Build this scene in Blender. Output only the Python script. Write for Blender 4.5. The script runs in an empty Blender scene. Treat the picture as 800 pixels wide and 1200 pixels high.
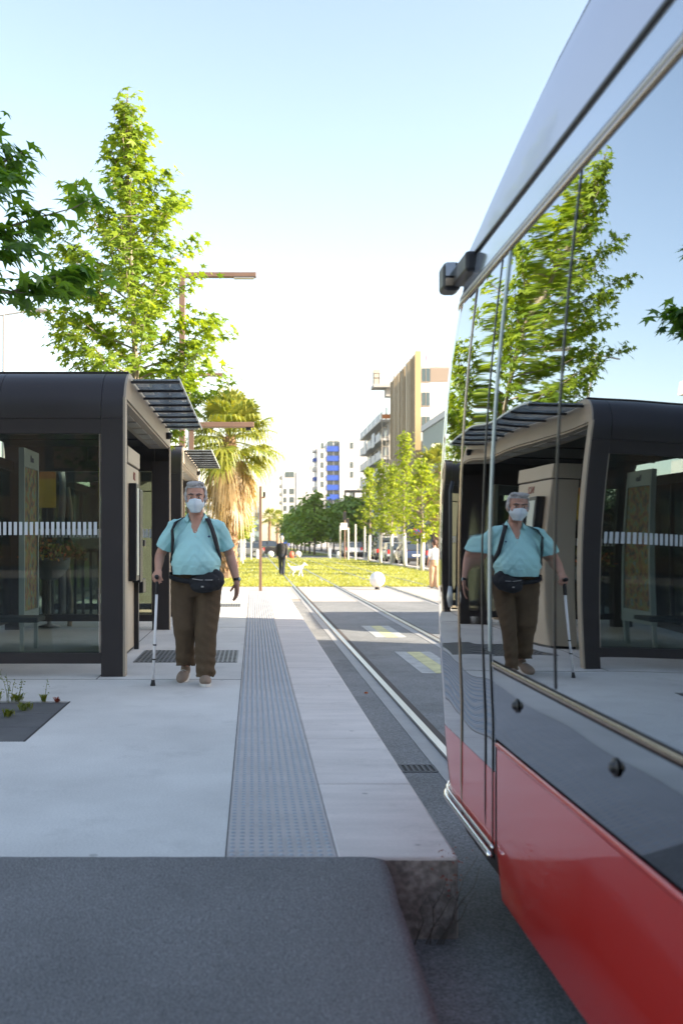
import bpy, bmesh, math, random
from mathutils import Vector, Matrix, noise
R = math.radians
rnd = random.Random(7)
scene = bpy.context.scene
COL = scene.collection

# ---------------------------------------------------------------- camera, sky, sun, exposure
cam_d = bpy.data.cameras.new("camera")
cam = bpy.data.objects.new("camera", cam_d)
COL.objects.link(cam)
scene.camera = cam
cam.location = (0, 0, 1.2)
cam.rotation_euler = (R(90), 0, 0)
cam_d.lens = 36.0
cam_d.sensor_width = 36.0
cam_d.shift_x = 0.0858
cam_d.shift_y = 0.0292
cam_d.clip_start = 0.05
cam_d.clip_end = 3000
cam_d.dof.use_dof = True
cam_d.dof.focus_distance = 8.8
cam_d.dof.aperture_fstop = 2.8

SUN_EL, SUN_AZ = 24.0, 110.7      # azimuth clockwise from +Y
world = bpy.data.worlds.new("World")
scene.world = world
world.use_nodes = True
wn = world.node_tree
sky = wn.nodes.new("ShaderNodeTexSky")
sky.sky_type = 'NISHITA'
sky.sun_disc = False
sky.sun_elevation = R(SUN_EL)
sky.sun_rotation = R(SUN_AZ)
sky.altitude = 0
sky.air_density = 1.15
sky.dust_density = 1.0
sky.ozone_density = 1.0
bg = wn.nodes["Background"]
wb = wn.nodes.new("ShaderNodeMix"); wb.data_type = 'RGBA'; wb.blend_type = 'MULTIPLY'; wb.inputs[0].default_value = 1.0
wb.inputs[7].default_value = (1.10, 0.955, 0.87, 1)      # white balance of the sky light
wn.links.new(sky.outputs[0], wb.inputs[6]); wn.links.new(wb.outputs[2], bg.inputs[0])
bg.inputs[1].default_value = 0.125
sun_d = bpy.data.lights.new("sun", 'SUN')
sun_d.energy = 5.0
sun_d.angle = R(0.5)
sun_d.color = (1.0, 0.88, 0.70)
sun = bpy.data.objects.new("sun", sun_d)
COL.objects.link(sun)
sd = Vector((math.sin(R(SUN_AZ)) * math.cos(R(SUN_EL)), math.cos(R(SUN_AZ)) * math.cos(R(SUN_EL)), math.sin(R(SUN_EL))))
sun.rotation_euler = sd.to_track_quat('Z', 'Y').to_euler()
scene.view_settings.view_transform = 'Standard'
scene.view_settings.look = 'None'
scene.view_settings.exposure = 1.85
scene.view_settings.gamma = 1.0
scene.view_settings.use_curve_mapping = False
scene.cycles.max_bounces = 10
scene.cycles.transparent_max_bounces = 24
scene.cycles.use_denoising = True

# ---------------------------------------------------------------- materials
MATS = {}
def mat(name, col, rough=0.6, metal=0.0, n=0.0, ns=5.0, bump=0.0, bs=40.0, spec=0.5, coat=0.0, trans=0.0, stretch=None, spots=0.0, fine=0.0):
    """Principled with object-space noise: n = tone variation, ns = its scale, bump/bs = relief, spots = fine speckle."""
    if name in MATS: return MATS[name]
    m = bpy.data.materials.new(name); m.use_nodes = True
    t = m.node_tree; N = t.nodes; L = t.links
    p = N["Principled BSDF"]
    p.inputs["Base Color"].default_value = (*col, 1)
    p.inputs["Roughness"].default_value = rough
    p.inputs["Metallic"].default_value = metal
    p.inputs["Specular IOR Level"].default_value = spec
    p.inputs["Coat Weight"].default_value = coat
    p.inputs["Coat Roughness"].default_value = 0.05
    tc = N.new("ShaderNodeTexCoord"); mp = N.new("ShaderNodeMapping")
    L.new(tc.outputs["Object"], mp.inputs[0])
    if stretch: mp.inputs["Scale"].default_value = stretch
    cur = None
    if n > 0:
        nz = N.new("ShaderNodeTexNoise"); nz.inputs["Scale"].default_value = ns; nz.inputs["Detail"].default_value = 6
        nz.inputs["Roughness"].default_value = 0.62
        L.new(mp.outputs[0], nz.inputs["Vector"])
        mr = N.new("ShaderNodeMapRange"); mr.inputs[1].default_value = 0.3; mr.inputs[2].default_value = 0.7
        mr.inputs[3].default_value = 1 - n; mr.inputs[4].default_value = 1 + n
        L.new(nz.outputs[0], mr.inputs[0])
        mx = N.new("ShaderNodeMix"); mx.data_type = 'RGBA'; mx.blend_type = 'MULTIPLY'; mx.inputs[0].default_value = 1
        mx.inputs[6].default_value = (*col, 1); L.new(mr.outputs[0], mx.inputs[7])
        cur = mx.outputs[2]
        mr2 = N.new("ShaderNodeMapRange"); mr2.inputs[3].default_value = max(0, rough - 0.1 * n * 4); mr2.inputs[4].default_value = min(1, rough + 0.1 * n * 4)
        L.new(nz.outputs[0], mr2.inputs[0]); L.new(mr2.outputs[0], p.inputs["Roughness"])
    if spots > 0:
        vz = N.new("ShaderNodeTexNoise"); vz.inputs["Scale"].default_value = fine or 180; vz.inputs["Detail"].default_value = 2
        L.new(mp.outputs[0], vz.inputs["Vector"])
        mr = N.new("ShaderNodeMapRange"); mr.inputs[1].default_value = 0.35; mr.inputs[2].default_value = 0.68
        mr.inputs[3].default_value = 1 - spots; mr.inputs[4].default_value = 1 + spots
        L.new(vz.outputs[0], mr.inputs[0])
        mx = N.new("ShaderNodeMix"); mx.data_type = 'RGBA'; mx.blend_type = 'MULTIPLY'; mx.inputs[0].default_value = 1
        if cur: L.new(cur, mx.inputs[6])
        else: mx.inputs[6].default_value = (*col, 1)
        L.new(mr.outputs[0], mx.inputs[7]); cur = mx.outputs[2]
    if cur: L.new(cur, p.inputs["Base Color"])
    if bump > 0:
        bz = N.new("ShaderNodeTexNoise"); bz.inputs["Scale"].default_value = bs; bz.inputs["Detail"].default_value = 4
        L.new(mp.outputs[0], bz.inputs["Vector"])
        bp = N.new("ShaderNodeBump"); bp.inputs["Strength"].default_value = bump; bp.inputs["Distance"].default_value = 0.02
        L.new(bz.outputs[0], bp.inputs["Height"]); L.new(bp.outputs[0], p.inputs["Normal"])
    MATS[name] = m
    return m

def mat_leaf(name, col, col2, trans=0.45):
    m = bpy.data.materials.new(name); m.use_nodes = True
    t = m.node_tree; N = t.nodes; L = t.links
    N.remove(N["Principled BSDF"]); out = N["Material Output"]
    g = N.new("ShaderNodeNewGeometry")
    mx = N.new("ShaderNodeMix"); mx.data_type = 'RGBA'
    mx.inputs[6].default_value = (*col, 1); mx.inputs[7].default_value = (*col2, 1)
    L.new(g.outputs["Random Per Island"], mx.inputs[0])
    d = N.new("ShaderNodeBsdfDiffuse"); tr = N.new("ShaderNodeBsdfTranslucent"); gl = N.new("ShaderNodeBsdfGlossy")
    gl.inputs["Roughness"].default_value = 0.4; gl.inputs["Color"].default_value = (1, 1, 1, 1)
    L.new(mx.outputs[2], d.inputs[0])
    h = N.new("ShaderNodeMix"); h.data_type = 'RGBA'; h.blend_type = 'MULTIPLY'; h.inputs[0].default_value = 1
    L.new(mx.outputs[2], h.inputs[6]); h.inputs[7].default_value = (1.5, 1.35, 0.5, 1)
    L.new(h.outputs[2], tr.inputs[0])
    a = N.new("ShaderNodeMixShader"); a.inputs[0].default_value = trans
    L.new(d.outputs[0], a.inputs[1]); L.new(tr.outputs[0], a.inputs[2])
    b = N.new("ShaderNodeMixShader"); b.inputs[0].default_value = 0.04
    L.new(a.outputs[0], b.inputs[1]); L.new(gl.outputs[0], b.inputs[2])
    L.new(b.outputs[0], out.inputs[0])
    MATS[name] = m
    return m

def mat_glass(name, tint, refl_rough=0.0, ior=1.5, alpha_dirt=0.0, thru=1.0):
    """Thin architectural glass: Fresnel mix of transparent and glossy."""
    m = bpy.data.materials.new(name); m.use_nodes = True
    t = m.node_tree; N = t.nodes; L = t.links
    N.remove(N["Principled BSDF"]); out = N["Material Output"]
    tr = N.new("ShaderNodeBsdfTransparent"); tr.inputs[0].default_value = (*[c * thru for c in tint], 1)
    gl = N.new("ShaderNodeBsdfGlossy"); gl.inputs["Roughness"].default_value = refl_rough
    fr = N.new("ShaderNodeFresnel"); fr.inputs[0].default_value = ior
    ad = N.new("ShaderNodeMath"); ad.operation = 'MULTIPLY_ADD'; ad.inputs[1].default_value = 1.0; ad.inputs[2].default_value = 0.0; ad.use_clamp = True
    L.new(fr.outputs[0], ad.inputs[0])
    mx = N.new("ShaderNodeMixShader"); L.new(ad.outputs[0], mx.inputs[0])
    L.new(tr.outputs[0], mx.inputs[1]); L.new(gl.outputs[0], mx.inputs[2])
    last = mx
    if alpha_dirt > 0:
        df0 = N.new("ShaderNodeBsdfDiffuse"); df0.inputs[0].default_value = (0.55, 0.58, 0.58, 1)
        dt = N.new("ShaderNodeBsdfTranslucent"); dt.inputs[0].default_value = (0.75, 0.78, 0.78, 1)
        df = N.new("ShaderNodeMixShader"); df.inputs[0].default_value = 0.6 if alpha_dirt > 0.1 else 0.2
        L.new(df0.outputs[0], df.inputs[1]); L.new(dt.outputs[0], df.inputs[2])
        nz = N.new("ShaderNodeTexNoise"); nz.inputs["Scale"].default_value = 3; nz.inputs["Detail"].default_value = 5
        mr = N.new("ShaderNodeMapRange"); mr.inputs[1].default_value = 0.35; mr.inputs[2].default_value = 0.75
        mr.inputs[3].default_value = alpha_dirt * 0.4; mr.inputs[4].default_value = alpha_dirt * 1.6
        L.new(nz.outputs[0], mr.inputs[0])
        m2 = N.new("ShaderNodeMixShader"); L.new(mr.outputs[0], m2.inputs[0])
        L.new(mx.outputs[0], m2.inputs[1]); L.new(df.outputs[0], m2.inputs[2]); last = m2
    L.new(last.outputs[0], out.inputs[0])
    MATS[name] = m
    return m

M = lambda k: MATS[k]
WORN = {}
mat("platform_concrete", (0.58, 0.57, 0.54), 0.75, n=0.13, ns=0.9, bump=0.10, bs=60, spots=0.07, fine=90, spec=0.3)
mat("edge_stone", (0.62, 0.56, 0.52), 0.7, n=0.13, ns=2.2, bump=0.10, bs=50, stretch=(0.5, 2.2, 1), spots=0.06, fine=120, spec=0.3)
mat("tactile_base", (0.45, 0.42, 0.40), 0.75, n=0.12, ns=3, bump=0.1, bs=80, spots=0.08, spec=0.3)
mat("dome_metal", (0.36, 0.39, 0.42), 0.45, metal=0.2, n=0.12, ns=2)
mat("asphalt_ramp", (0.175, 0.175, 0.175), 0.88, n=0.16, ns=1.1, bump=0.5, bs=120, spots=0.38, fine=150)
mat("asphalt_track", (0.20, 0.205, 0.205), 0.85, n=0.2, ns=1.0, bump=0.5, bs=100, spots=0.38, fine=95)
mat("road_asphalt", (0.10, 0.10, 0.102), 0.85, n=0.12, ns=0.6, spots=0.2, fine=60)
mat("crossing_paving", (0.42, 0.38, 0.33), 0.8, n=0.12, ns=1.0, bump=0.1, bs=30, spots=0.1)
mat("ground_mat", (0.24, 0.23, 0.21), 0.9, n=0.2, ns=0.3, bump=0.1, bs=20)
mat("joint_dark", (0.035, 0.033, 0.03), 0.9)
mat("rail_steel", (0.52, 0.50, 0.48), 0.30, metal=1.0, n=0.1, ns=6, stretch=(4, 0.3, 1))
mat("rail_rust", (0.16, 0.09, 0.055), 0.8, n=0.3, ns=14)
mat("rail_strip", (0.30, 0.295, 0.285), 0.6, n=0.12, ns=4)
mat("mark_white", (0.36, 0.37, 0.36), 0.75, n=0.3, ns=7, spots=0.12)
mat("mark_yellow", (0.52, 0.50, 0.26), 0.75, n=0.25, ns=7, spots=0.12)
mat("grate_dark", (0.05, 0.05, 0.055), 0.6, metal=0.3, n=0.2, ns=10)
mat("pit_slab", (0.10, 0.10, 0.10), 0.75, n=0.2, ns=4, bump=0.2, bs=60, spots=0.15)
mat("soil", (0.05, 0.04, 0.03), 0.95, n=0.3, ns=10, bump=0.5, bs=30)
mat("grass_base", (0.25, 0.26, 0.03), 0.9, n=0.35, ns=0.45, bump=0.6, bs=18, spots=0.3, fine=14)
mat("shelter_bronze", (0.042, 0.037, 0.037), 0.42, metal=0.35, n=0.05, ns=3, bump=0.02, bs=200, spots=0.08, fine=300)
mat("shelter_beige", (0.38, 0.32, 0.245), 0.5, metal=0.15, n=0.05, ns=3)
mat("ceiling_dark", (0.03, 0.03, 0.03), 0.7)
mat("machine_beige", (0.42, 0.36, 0.275), 0.45, n=0.04, ns=2)
mat("black_plastic", (0.016, 0.016, 0.018), 0.4, n=0.1, ns=9)
mat("black_rubber", (0.02, 0.02, 0.02), 0.75)
mat("dash_white", (0.62, 0.66, 0.68), 0.5)
mat("frame_pale", (0.50, 0.56, 0.54), 0.35, metal=0.2)
mat("bench_dark", (0.045, 0.048, 0.05), 0.45, metal=0.4)
mat("mast_brown", (0.17, 0.105, 0.075), 0.55, metal=0.2, n=0.1, ns=4)
mat("lamp_grey", (0.45, 0.43, 0.40), 0.4, metal=0.5)
mat("bark_pale", (0.30, 0.25, 0.19), 0.85, n=0.25, ns=9, bump=0.5, bs=25, stretch=(1, 1, 0.3))
mat("bark_dark", (0.12, 0.10, 0.08), 0.9, n=0.25, ns=6, bump=0.5, bs=20, stretch=(1, 1, 0.3))
mat("trunk_white", (0.62, 0.58, 0.50), 0.8, n=0.12, ns=5, bump=0.2)
mat("palm_bark", (0.24, 0.15, 0.09), 0.95, n=0.35, ns=10, bump=0.8, bs=16)
mat("white_paint", (0.80, 0.79, 0.76), 0.5, n=0.03, ns=3)
mat_leaf("leaf_bright", (0.13, 0.23, 0.020), (0.30, 0.39, 0.035), 0.50)
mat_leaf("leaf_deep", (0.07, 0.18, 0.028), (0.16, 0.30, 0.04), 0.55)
mat_leaf("leaf_avenue", (0.11, 0.21, 0.03), (0.24, 0.34, 0.045), 0.25)
mat_leaf("leaf_young", (0.20, 0.29, 0.020), (0.36, 0.42, 0.035), 0.45)
mat_leaf("palm_green", (0.13, 0.18, 0.025), (0.32, 0.33, 0.05), 0.40)
mat_leaf("palm_dead", (0.32, 0.23, 0.13), (0.50, 0.38, 0.21), 0.35)
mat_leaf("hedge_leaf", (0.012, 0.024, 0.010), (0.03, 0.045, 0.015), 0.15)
mat_leaf("flower_red", (0.40, 0.07, 0.02), (0.50, 0.22, 0.04), 0.3)
mat_leaf("weed_green", (0.10, 0.15, 0.02), (0.20, 0.22, 0.03), 0.4)
mat_leaf("weed_red", (0.22, 0.03, 0.02), (0.30, 0.08, 0.04), 0.3)
mat_leaf("grass_blade", (0.22, 0.26, 0.025), (0.38, 0.36, 0.05), 0.4)
mat_glass("shelter_glass", (0.70, 0.76, 0.74), 0.0, 1.5, alpha_dirt=0.012)
mat_glass("canopy_glass", (0.84, 0.88, 0.87), 0.02, 1.25, alpha_dirt=0.22)

def add_wear(k, scale, thr, dark, spot_scale=0.0, spot_r=0.06, spot_dark=0.6):
    """stains and gum spots: irregular darker patches and small round marks on a walked surface"""
    m = MATS[k]; t = m.node_tree; N = t.nodes; L = t.links; p = N["Principled BSDF"]
    src = p.inputs["Base Color"].links[0].from_socket
    tc = N.new("ShaderNodeTexCoord")
    nz = N.new("ShaderNodeTexNoise"); nz.inputs["Scale"].default_value = scale; nz.inputs["Detail"].default_value = 8; nz.inputs["Roughness"].default_value = 0.7
    L.new(tc.outputs["Object"], nz.inputs["Vector"])
    mr = N.new("ShaderNodeMapRange"); mr.inputs[1].default_value = thr; mr.inputs[2].default_value = thr + 0.16; mr.inputs[3].default_value = 1.0; mr.inputs[4].default_value = dark
    L.new(nz.outputs[0], mr.inputs[0]); last = mr.outputs[0]
    if spot_scale:
        v = N.new("ShaderNodeTexVoronoi"); v.inputs["Scale"].default_value = spot_scale; L.new(tc.outputs["Object"], v.inputs["Vector"])
        m2 = N.new("ShaderNodeMapRange"); m2.inputs[1].default_value = spot_r; m2.inputs[2].default_value = spot_r * 1.5; m2.inputs[3].default_value = spot_dark; m2.inputs[4].default_value = 1.0
        L.new(v.outputs["Distance"], m2.inputs[0])
        sp = N.new("ShaderNodeSeparateColor"); L.new(v.outputs["Color"], sp.inputs[0])
        gt = N.new("ShaderNodeMath"); gt.operation = 'GREATER_THAN'; gt.inputs[1].default_value = 0.62; L.new(sp.outputs[0], gt.inputs[0])
        mx = N.new("ShaderNodeMath"); mx.operation = 'MAXIMUM'; L.new(m2.outputs[0], mx.inputs[0]); L.new(gt.outputs[0], mx.inputs[1])
        ml = N.new("ShaderNodeMath"); ml.operation = 'MULTIPLY'; L.new(last, ml.inputs[0]); L.new(mx.outputs[0], ml.inputs[1]); last = ml.outputs[0]
    c = N.new("ShaderNodeMix"); c.data_type = 'RGBA'; c.blend_type = 'MULTIPLY'; c.inputs[0].default_value = 1
    L.new(src, c.inputs[6]); L.new(last, c.inputs[7]); L.new(c.outputs[2], p.inputs["Base Color"])
add_wear("platform_concrete", 2.3, 0.56, 0.84, 3.2, 0.045, 0.66)
add_wear("edge_stone", 3.5, 0.54, 0.84, 4.0, 0.05, 0.6)
add_wear("tactile_base", 4.0, 0.55, 0.80)
add_wear("asphalt_track", 1.7, 0.52, 0.78)
add_wear("asphalt_ramp", 1.3, 0.55, 0.86)
mat("end_grime", (0.30, 0.26, 0.225), 0.9, n=0.45, ns=7, bump=0.3, bs=30, spots=0.3, fine=40)

# ---------------------------------------------------------------- geometry helpers
def link(name, bm, m, parent=None, smooth=False, bevel=0.0, loc=None):
    me = bpy.data.meshes.new(name)
    bmesh.ops.recalc_face_normals(bm, faces=bm.faces)
    bm.to_mesh(me); bm.free()
    ms = m if isinstance(m, (list, tuple)) else [m]
    for k in ms: me.materials.append(MATS[k] if isinstance(k, str) else k)
    if smooth:
        for p in me.polygons: p.use_smooth = True
    o = bpy.data.objects.new(name, me)
    COL.objects.link(o)
    if loc is not None: o.location = loc
    if parent is not None: o.parent = parent
    if bevel > 0:
        b = o.modifiers.new("bevel", 'BEVEL'); b.width = bevel; b.segments = 2; b.limit_method = 'ANGLE'; b.angle_limit = R(40)
    return o

def tag(o, label=None, cat=None, group=None, kind=None):
    if label: o['label'] = label
    if cat: o['category'] = cat
    if group: o['group'] = group
    if kind: o['kind'] = kind
    return o

def empty(name, loc, label, cat, group=None, rz=0.0):
    o = bpy.data.objects.new(name, None); COL.objects.link(o)
    o.location = loc; o.rotation_euler = (0, 0, rz); o.empty_display_size = 0.2
    return tag(o, label, cat, group)

def copy_tree(o, parent=None):
    c = o.copy(); COL.objects.link(c)
    if parent is not None:
        c.parent = parent
    for ch in list(o.children): copy_tree(ch, c)
    return c

def box(bm, x0, x1, y0, y1, z0, z1, mi=0):
    v = [bm.verts.new(p) for p in ((x0,y0,z0),(x1,y0,z0),(x1,y1,z0),(x0,y1,z0),(x0,y0,z1),(x1,y0,z1),(x1,y1,z1),(x0,y1,z1))]
    for f in ((0,3,2,1),(4,5,6,7),(0,1,5,4),(1,2,6,5),(2,3,7,6),(3,0,4,7)):
        bm.faces.new([v[i] for i in f]).material_index = mi
    return v

def boxm(name, dims, m, parent=None, bevel=0.0):
    bm = bmesh.new()
    if not isinstance(dims[0], (list, tuple)): dims = [dims]
    for d in dims: box(bm, *d)
    return link(name, bm, m, parent, bevel=bevel)

def frame_from(d):
    d = d.normalized()
    up = Vector((0, 0, 1)) if abs(d.z) < 0.9 else Vector((0, 1, 0))
    a = d.cross(up).normalized(); b = a.cross(d).normalized()
    return a, b

def tube(bm, pts, rad, seg=8, caps=True, mi=0, flat=None):
    """swept tube through pts; rad float/list; entries may be (ra, rb) for elliptical sections (a sideways, b up)."""
    pts = [Vector(p) for p in pts]; n = len(pts)
    if not isinstance(rad, (list,)): rad = [rad] * n
    rings = []; a = None
    for i, p in enumerate(pts):
        d = (pts[min(i+1, n-1)] - pts[max(i-1, 0)])
        if a is None: a, b = frame_from(d)
        else:
            dn = d.normalized(); a = (a - dn * a.dot(dn)).normalized(); b = a.cross(dn).normalized()
        r = rad[i]; ra, rb = (r if isinstance(r, tuple) else (r, r))
        rings.append([bm.verts.new(p + a * (ra * math.cos(2*math.pi*k/seg)) + b * (rb * math.sin(2*math.pi*k/seg))) for k in range(seg)])
    for i in range(n-1):
        for k in range(seg):
            f = bm.faces.new((rings[i][k], rings[i][(k+1) % seg], rings[i+1][(k+1) % seg], rings[i+1][k])); f.material_index = mi
    if caps:
        bm.faces.new(rings[0][::-1]).material_index = mi; bm.faces.new(rings[-1]).material_index = mi
    return rings

def lathe(bm, prof, seg=24, c=(0, 0, 0), mi=0):
    rings = []
    for r, z in prof:
        if r < 1e-5: rings.append([bm.verts.new((c[0], c[1], c[2] + z))])
        else: rings.append([bm.verts.new((c[0] + r*math.cos(2*math.pi*k/seg), c[1] + r*math.sin(2*math.pi*k/seg), c[2] + z)) for k in range(seg)])
    for i in range(len(rings)-1):
        A, B = rings[i], rings[i+1]
        for k in range(seg):
            q = [A[k % len(A)], A[(k+1) % len(A)], B[(k+1) % len(B)], B[k % len(B)]]
            u = []
            for v in q:
                if v not in u: u.append(v)
            if len(u) >= 3: bm.faces.new(u).material_index = mi

def sheet(name, x0, x1, y0, y1, z, m, nx=1, ny=1, kind="structure"):
    bm = bmesh.new()
    bmesh.ops.create_grid(bm, x_segments=nx, y_segments=ny, size=0.5)
    for v in bm.verts:
        v.co.x = x0 + (v.co.x + 0.5) * (x1 - x0); v.co.y = y0 + (v.co.y + 0.5) * (y1 - y0); v.co.z = z
    o = link(name, bm, m); o['kind'] = kind
    return o

def text_mesh(name, s, size, m, parent=None, loc=(0,0,0), rot=(0,0,0), depth=0.002, align='CENTER'):
    c = bpy.data.curves.new(name, 'FONT'); c.body = s; c.size = size; c.extrude = depth; c.align_x = align; c.align_y = 'CENTER'
    t = bpy.data.objects.new(name, c); COL.objects.link(t)
    bpy.context.view_layer.update()
    me = bpy.data.meshes.new_from_object(t.evaluated_get(bpy.context.evaluated_depsgraph_get()))
    bpy.data.objects.remove(t); me.materials.clear(); me.materials.append(MATS[m])
    o = bpy.data.objects.new(name, me); COL.objects.link(o); o.location = loc; o.rotation_euler = rot
    if parent is not None: o.parent = parent
    return o

def remesh(bm, voxel, smooth=4, noise_amt=0.0, nscale=8.0):
    """voxel-union of overlapping closed shapes -> one smooth continuous mesh; returns mesh datablock"""
    me = bpy.data.meshes.new("tmp")
    bmesh.ops.recalc_face_normals(bm, faces=bm.faces)
    bm.to_mesh(me); bm.free()
    o = bpy.data.objects.new("tmp", me); COL.objects.link(o)
    r = o.modifiers.new("r", 'REMESH'); r.mode = 'VOXEL'; r.voxel_size = voxel; r.use_smooth_shade = True
    s = o.modifiers.new("s", 'SMOOTH'); s.factor = 0.5; s.iterations = smooth
    bpy.context.view_layer.update()
    out = bpy.data.meshes.new_from_object(o.evaluated_get(bpy.context.evaluated_depsgraph_get()))
    bpy.data.objects.remove(o); bpy.data.meshes.remove(me)
    if noise_amt:
        vs = out.vertices
        ns_ = [v.normal.copy() for v in vs]
        for v, nn in zip(vs, ns_):
            q = v.co * nscale
            v.co += nn * noise_amt * (noise.noise(q) + 0.5 * noise.noise(q * 2.3))
    for p in out.polygons: p.use_smooth = True
    return out

def from_mesh(name, me, m, parent=None):
    me.name = name; me.materials.clear(); me.materials.append(MATS[m])
    o = bpy.data.objects.new(name, me); COL.objects.link(o)
    if parent is not None: o.parent = parent
    return o
# ================================================================ SETTING
GZ = -0.31                      # track / street level; platform top is z = 0
sheet("ground", -900, 900, -300, 1800, GZ - 0.012, "ground_mat", 8, 8)
sheet("track_bed", 0.30, 6.3, -14, 26.0, GZ, "asphalt_track", 1, 1)
sheet("crossing", -16, 9.0, 26.004, 34.5, GZ, "crossing_paving")
sheet("cross_street", -60, 60, 98, 112, GZ, "road_asphalt")
sheet("road", 9.25, 16.0, -60, 97.99, GZ - 0.004, "road_asphalt")
sheet("far_road", 9.25, 16.0, 112.01, 600, GZ - 0.004, "road_asphalt")
sheet("side_road", -34, -20.5, -60, 97.9, GZ - 0.004, "road_asphalt")
boxm("kerb", [(9.0, 9.25, 26, 97.9, GZ-0.05, GZ+0.12), (9.0, 9.25, 112.1, 400, GZ-0.05, GZ+0.12), (16.0, 16.25, -60, 97.9, GZ-0.05, GZ+0.13)], "edge_stone")['kind'] = 'structure'
boxm("pavement", (16.25, 20.3, -60, 97.9, GZ-0.05, GZ+0.12), "platform_concrete")['kind'] = 'structure'

# grass track
bm = bmesh.new()
bmesh.ops.create_grid(bm, x_segments=60, y_segments=120, size=0.5)
for v in bm.verts:
    v.co.x = -20 + (v.co.x + 0.5) * 29.0; v.co.y = 34.5 + (v.co.y + 0.5) * 63.4
    v.co.z = GZ + 0.012 + 0.02 * noise.noise(Vector((v.co.x * 0.6, v.co.y * 0.3, 0)))
g = link("grass", bm, "grass_base", smooth=True); tag(g, kind="stuff", label="sunlit mown grass covering the tram tracks", cat="grass")
bm = bmesh.new()
rg = random.Random(3)
for i in range(26000):
    u = rg.random() ** 2.2
    y = 34.45 + u * 50; x = rg.uniform(-9, 9.0)
    if abs(x-1.37) < 0.06 or abs(x-2.80) < 0.06 or abs(x-4.5) < 0.06 or abs(x-5.94) < 0.06: continue
    h = rg.uniform(0.04, 0.10); w = 0.012 + 0.012 * u * 3; a = rg.uniform(0, 3.14); lx, ly = rg.gauss(0, .03), rg.gauss(0, .03)
    z = GZ
    c, s = math.cos(a) * w, math.sin(a) * w
    p = [bm.verts.new((x-c, y-s, z)), bm.verts.new((x+c, y+s, z)), bm.verts.new((x+lx, y+ly, z+h))]
    bm.faces.new(p)
tag(link("grass_blades", bm, "grass_blade"), kind="stuff", label="short grass blades along the crossing edge", cat="grass")
bm = bmesh.new()
bmesh.ops.create_grid(bm, x_segments=8, y_segments=60, size=0.5)
for v in bm.verts:
    v.co.x = -2 + (v.co.x + 0.5) * 11.0; v.co.y = 112.2 + (v.co.y + 0.5) * 380; v.co.z = GZ + 0.02
tag(link("grass", bm, "grass_base", smooth=True), kind="stuff", label="shaded grass strip continuing along the avenue", cat="grass")

# platform: slab, tactile strip, stone edge
boxm("platform", [(-9.0, -1.37, 3.9, 6.15, GZ-0.05, 0), (-9.0, -2.93, 6.15, 7.7, GZ-0.05, 0), (-9.0, -1.37, 7.7, 25.3, GZ-0.05, 0), (-1.37, -0.109, 3.9, 25.3, GZ-0.05, 0)], "platform_concrete")['kind'] = 'structure'
boxm("platform_joints", [(-9.0, -0.11, 8.93, 8.938, -0.02, 0.0015), (-1.375, -1.367, 8.95, 25.2, -0.02, 0.0015), (-9, -0.11, 14.4, 14.408, -0.02, 0.0015), (-9, -0.11, 20.0, 20.008, -0.02, 0.0015), (-1.9, -1.892, 3.9, 6.14, -0.02, 0.0015)], "joint_dark")['kind'] = 'structure'
bm = bmesh.new(); y = 3.9; k = 0
re_ = random.Random(5)
while y < 25.29:
    y2 = min(y + 1.18, 25.3)
    box(bm, 0.318, 0.78, y + 0.0015, y2 - 0.0015, GZ-0.05, 0.0 + re_.uniform(-0.0008, 0.0008)); y = y2
o = link("platform_edge", bm, "edge_stone", bevel=0.012); o['kind'] = 'structure'
boxm("platform_edge_bed", [(0.33, 0.765, 3.93, 25.28, GZ-0.05, -0.004)], "joint_dark")['kind'] = 'structure'
boxm("strip_joint", [(-0.1085, -0.1045, 3.905, 25.28, -0.02, 0.001)], "joint_dark")['kind'] = 'structure'
bm = bmesh.new()
yy = 3.9
while yy < 25.29:
    y2 = min(yy + 0.6, 25.3)
    box(bm, -0.104, 0.3165, yy + 0.001, y2 - 0.001, -0.05, 0.0); yy = y2
ts = link("tactile_strip", bm, "tactile_base"); ts['kind'] = 'structure'
bm = bmesh.new()
y = 3.925
while y < 25.25:
    for c in range(11):
        cx = 0.106 + (c - 5) * 0.0378; cy = y
        r = 0.0125
        top = [bm.verts.new((cx + 0.55*r*math.cos(q*math.pi/3), cy + 0.55*r*math.sin(q*math.pi/3), 0.0052)) for q in range(6)]
        bot = [bm.verts.new((cx + r*math.cos(q*math.pi/3), cy + r*math.sin(q*math.pi/3), 0.0002)) for q in range(6)]
        bm.faces.new(top)
        for q in range(6): bm.faces.new((bot[q], bot[(q+1) % 6], top[(q+1) % 6], top[q]))
    y += 0.05
o = link("tactile_domes", bm, "dome_metal", smooth=True); o['kind'] = 'structure'

boxm("platform_end_face", (0.50, 0.772, 3.893, 3.8985, GZ-0.05, -0.012), "end_grime")['kind'] = 'structure'
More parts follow.
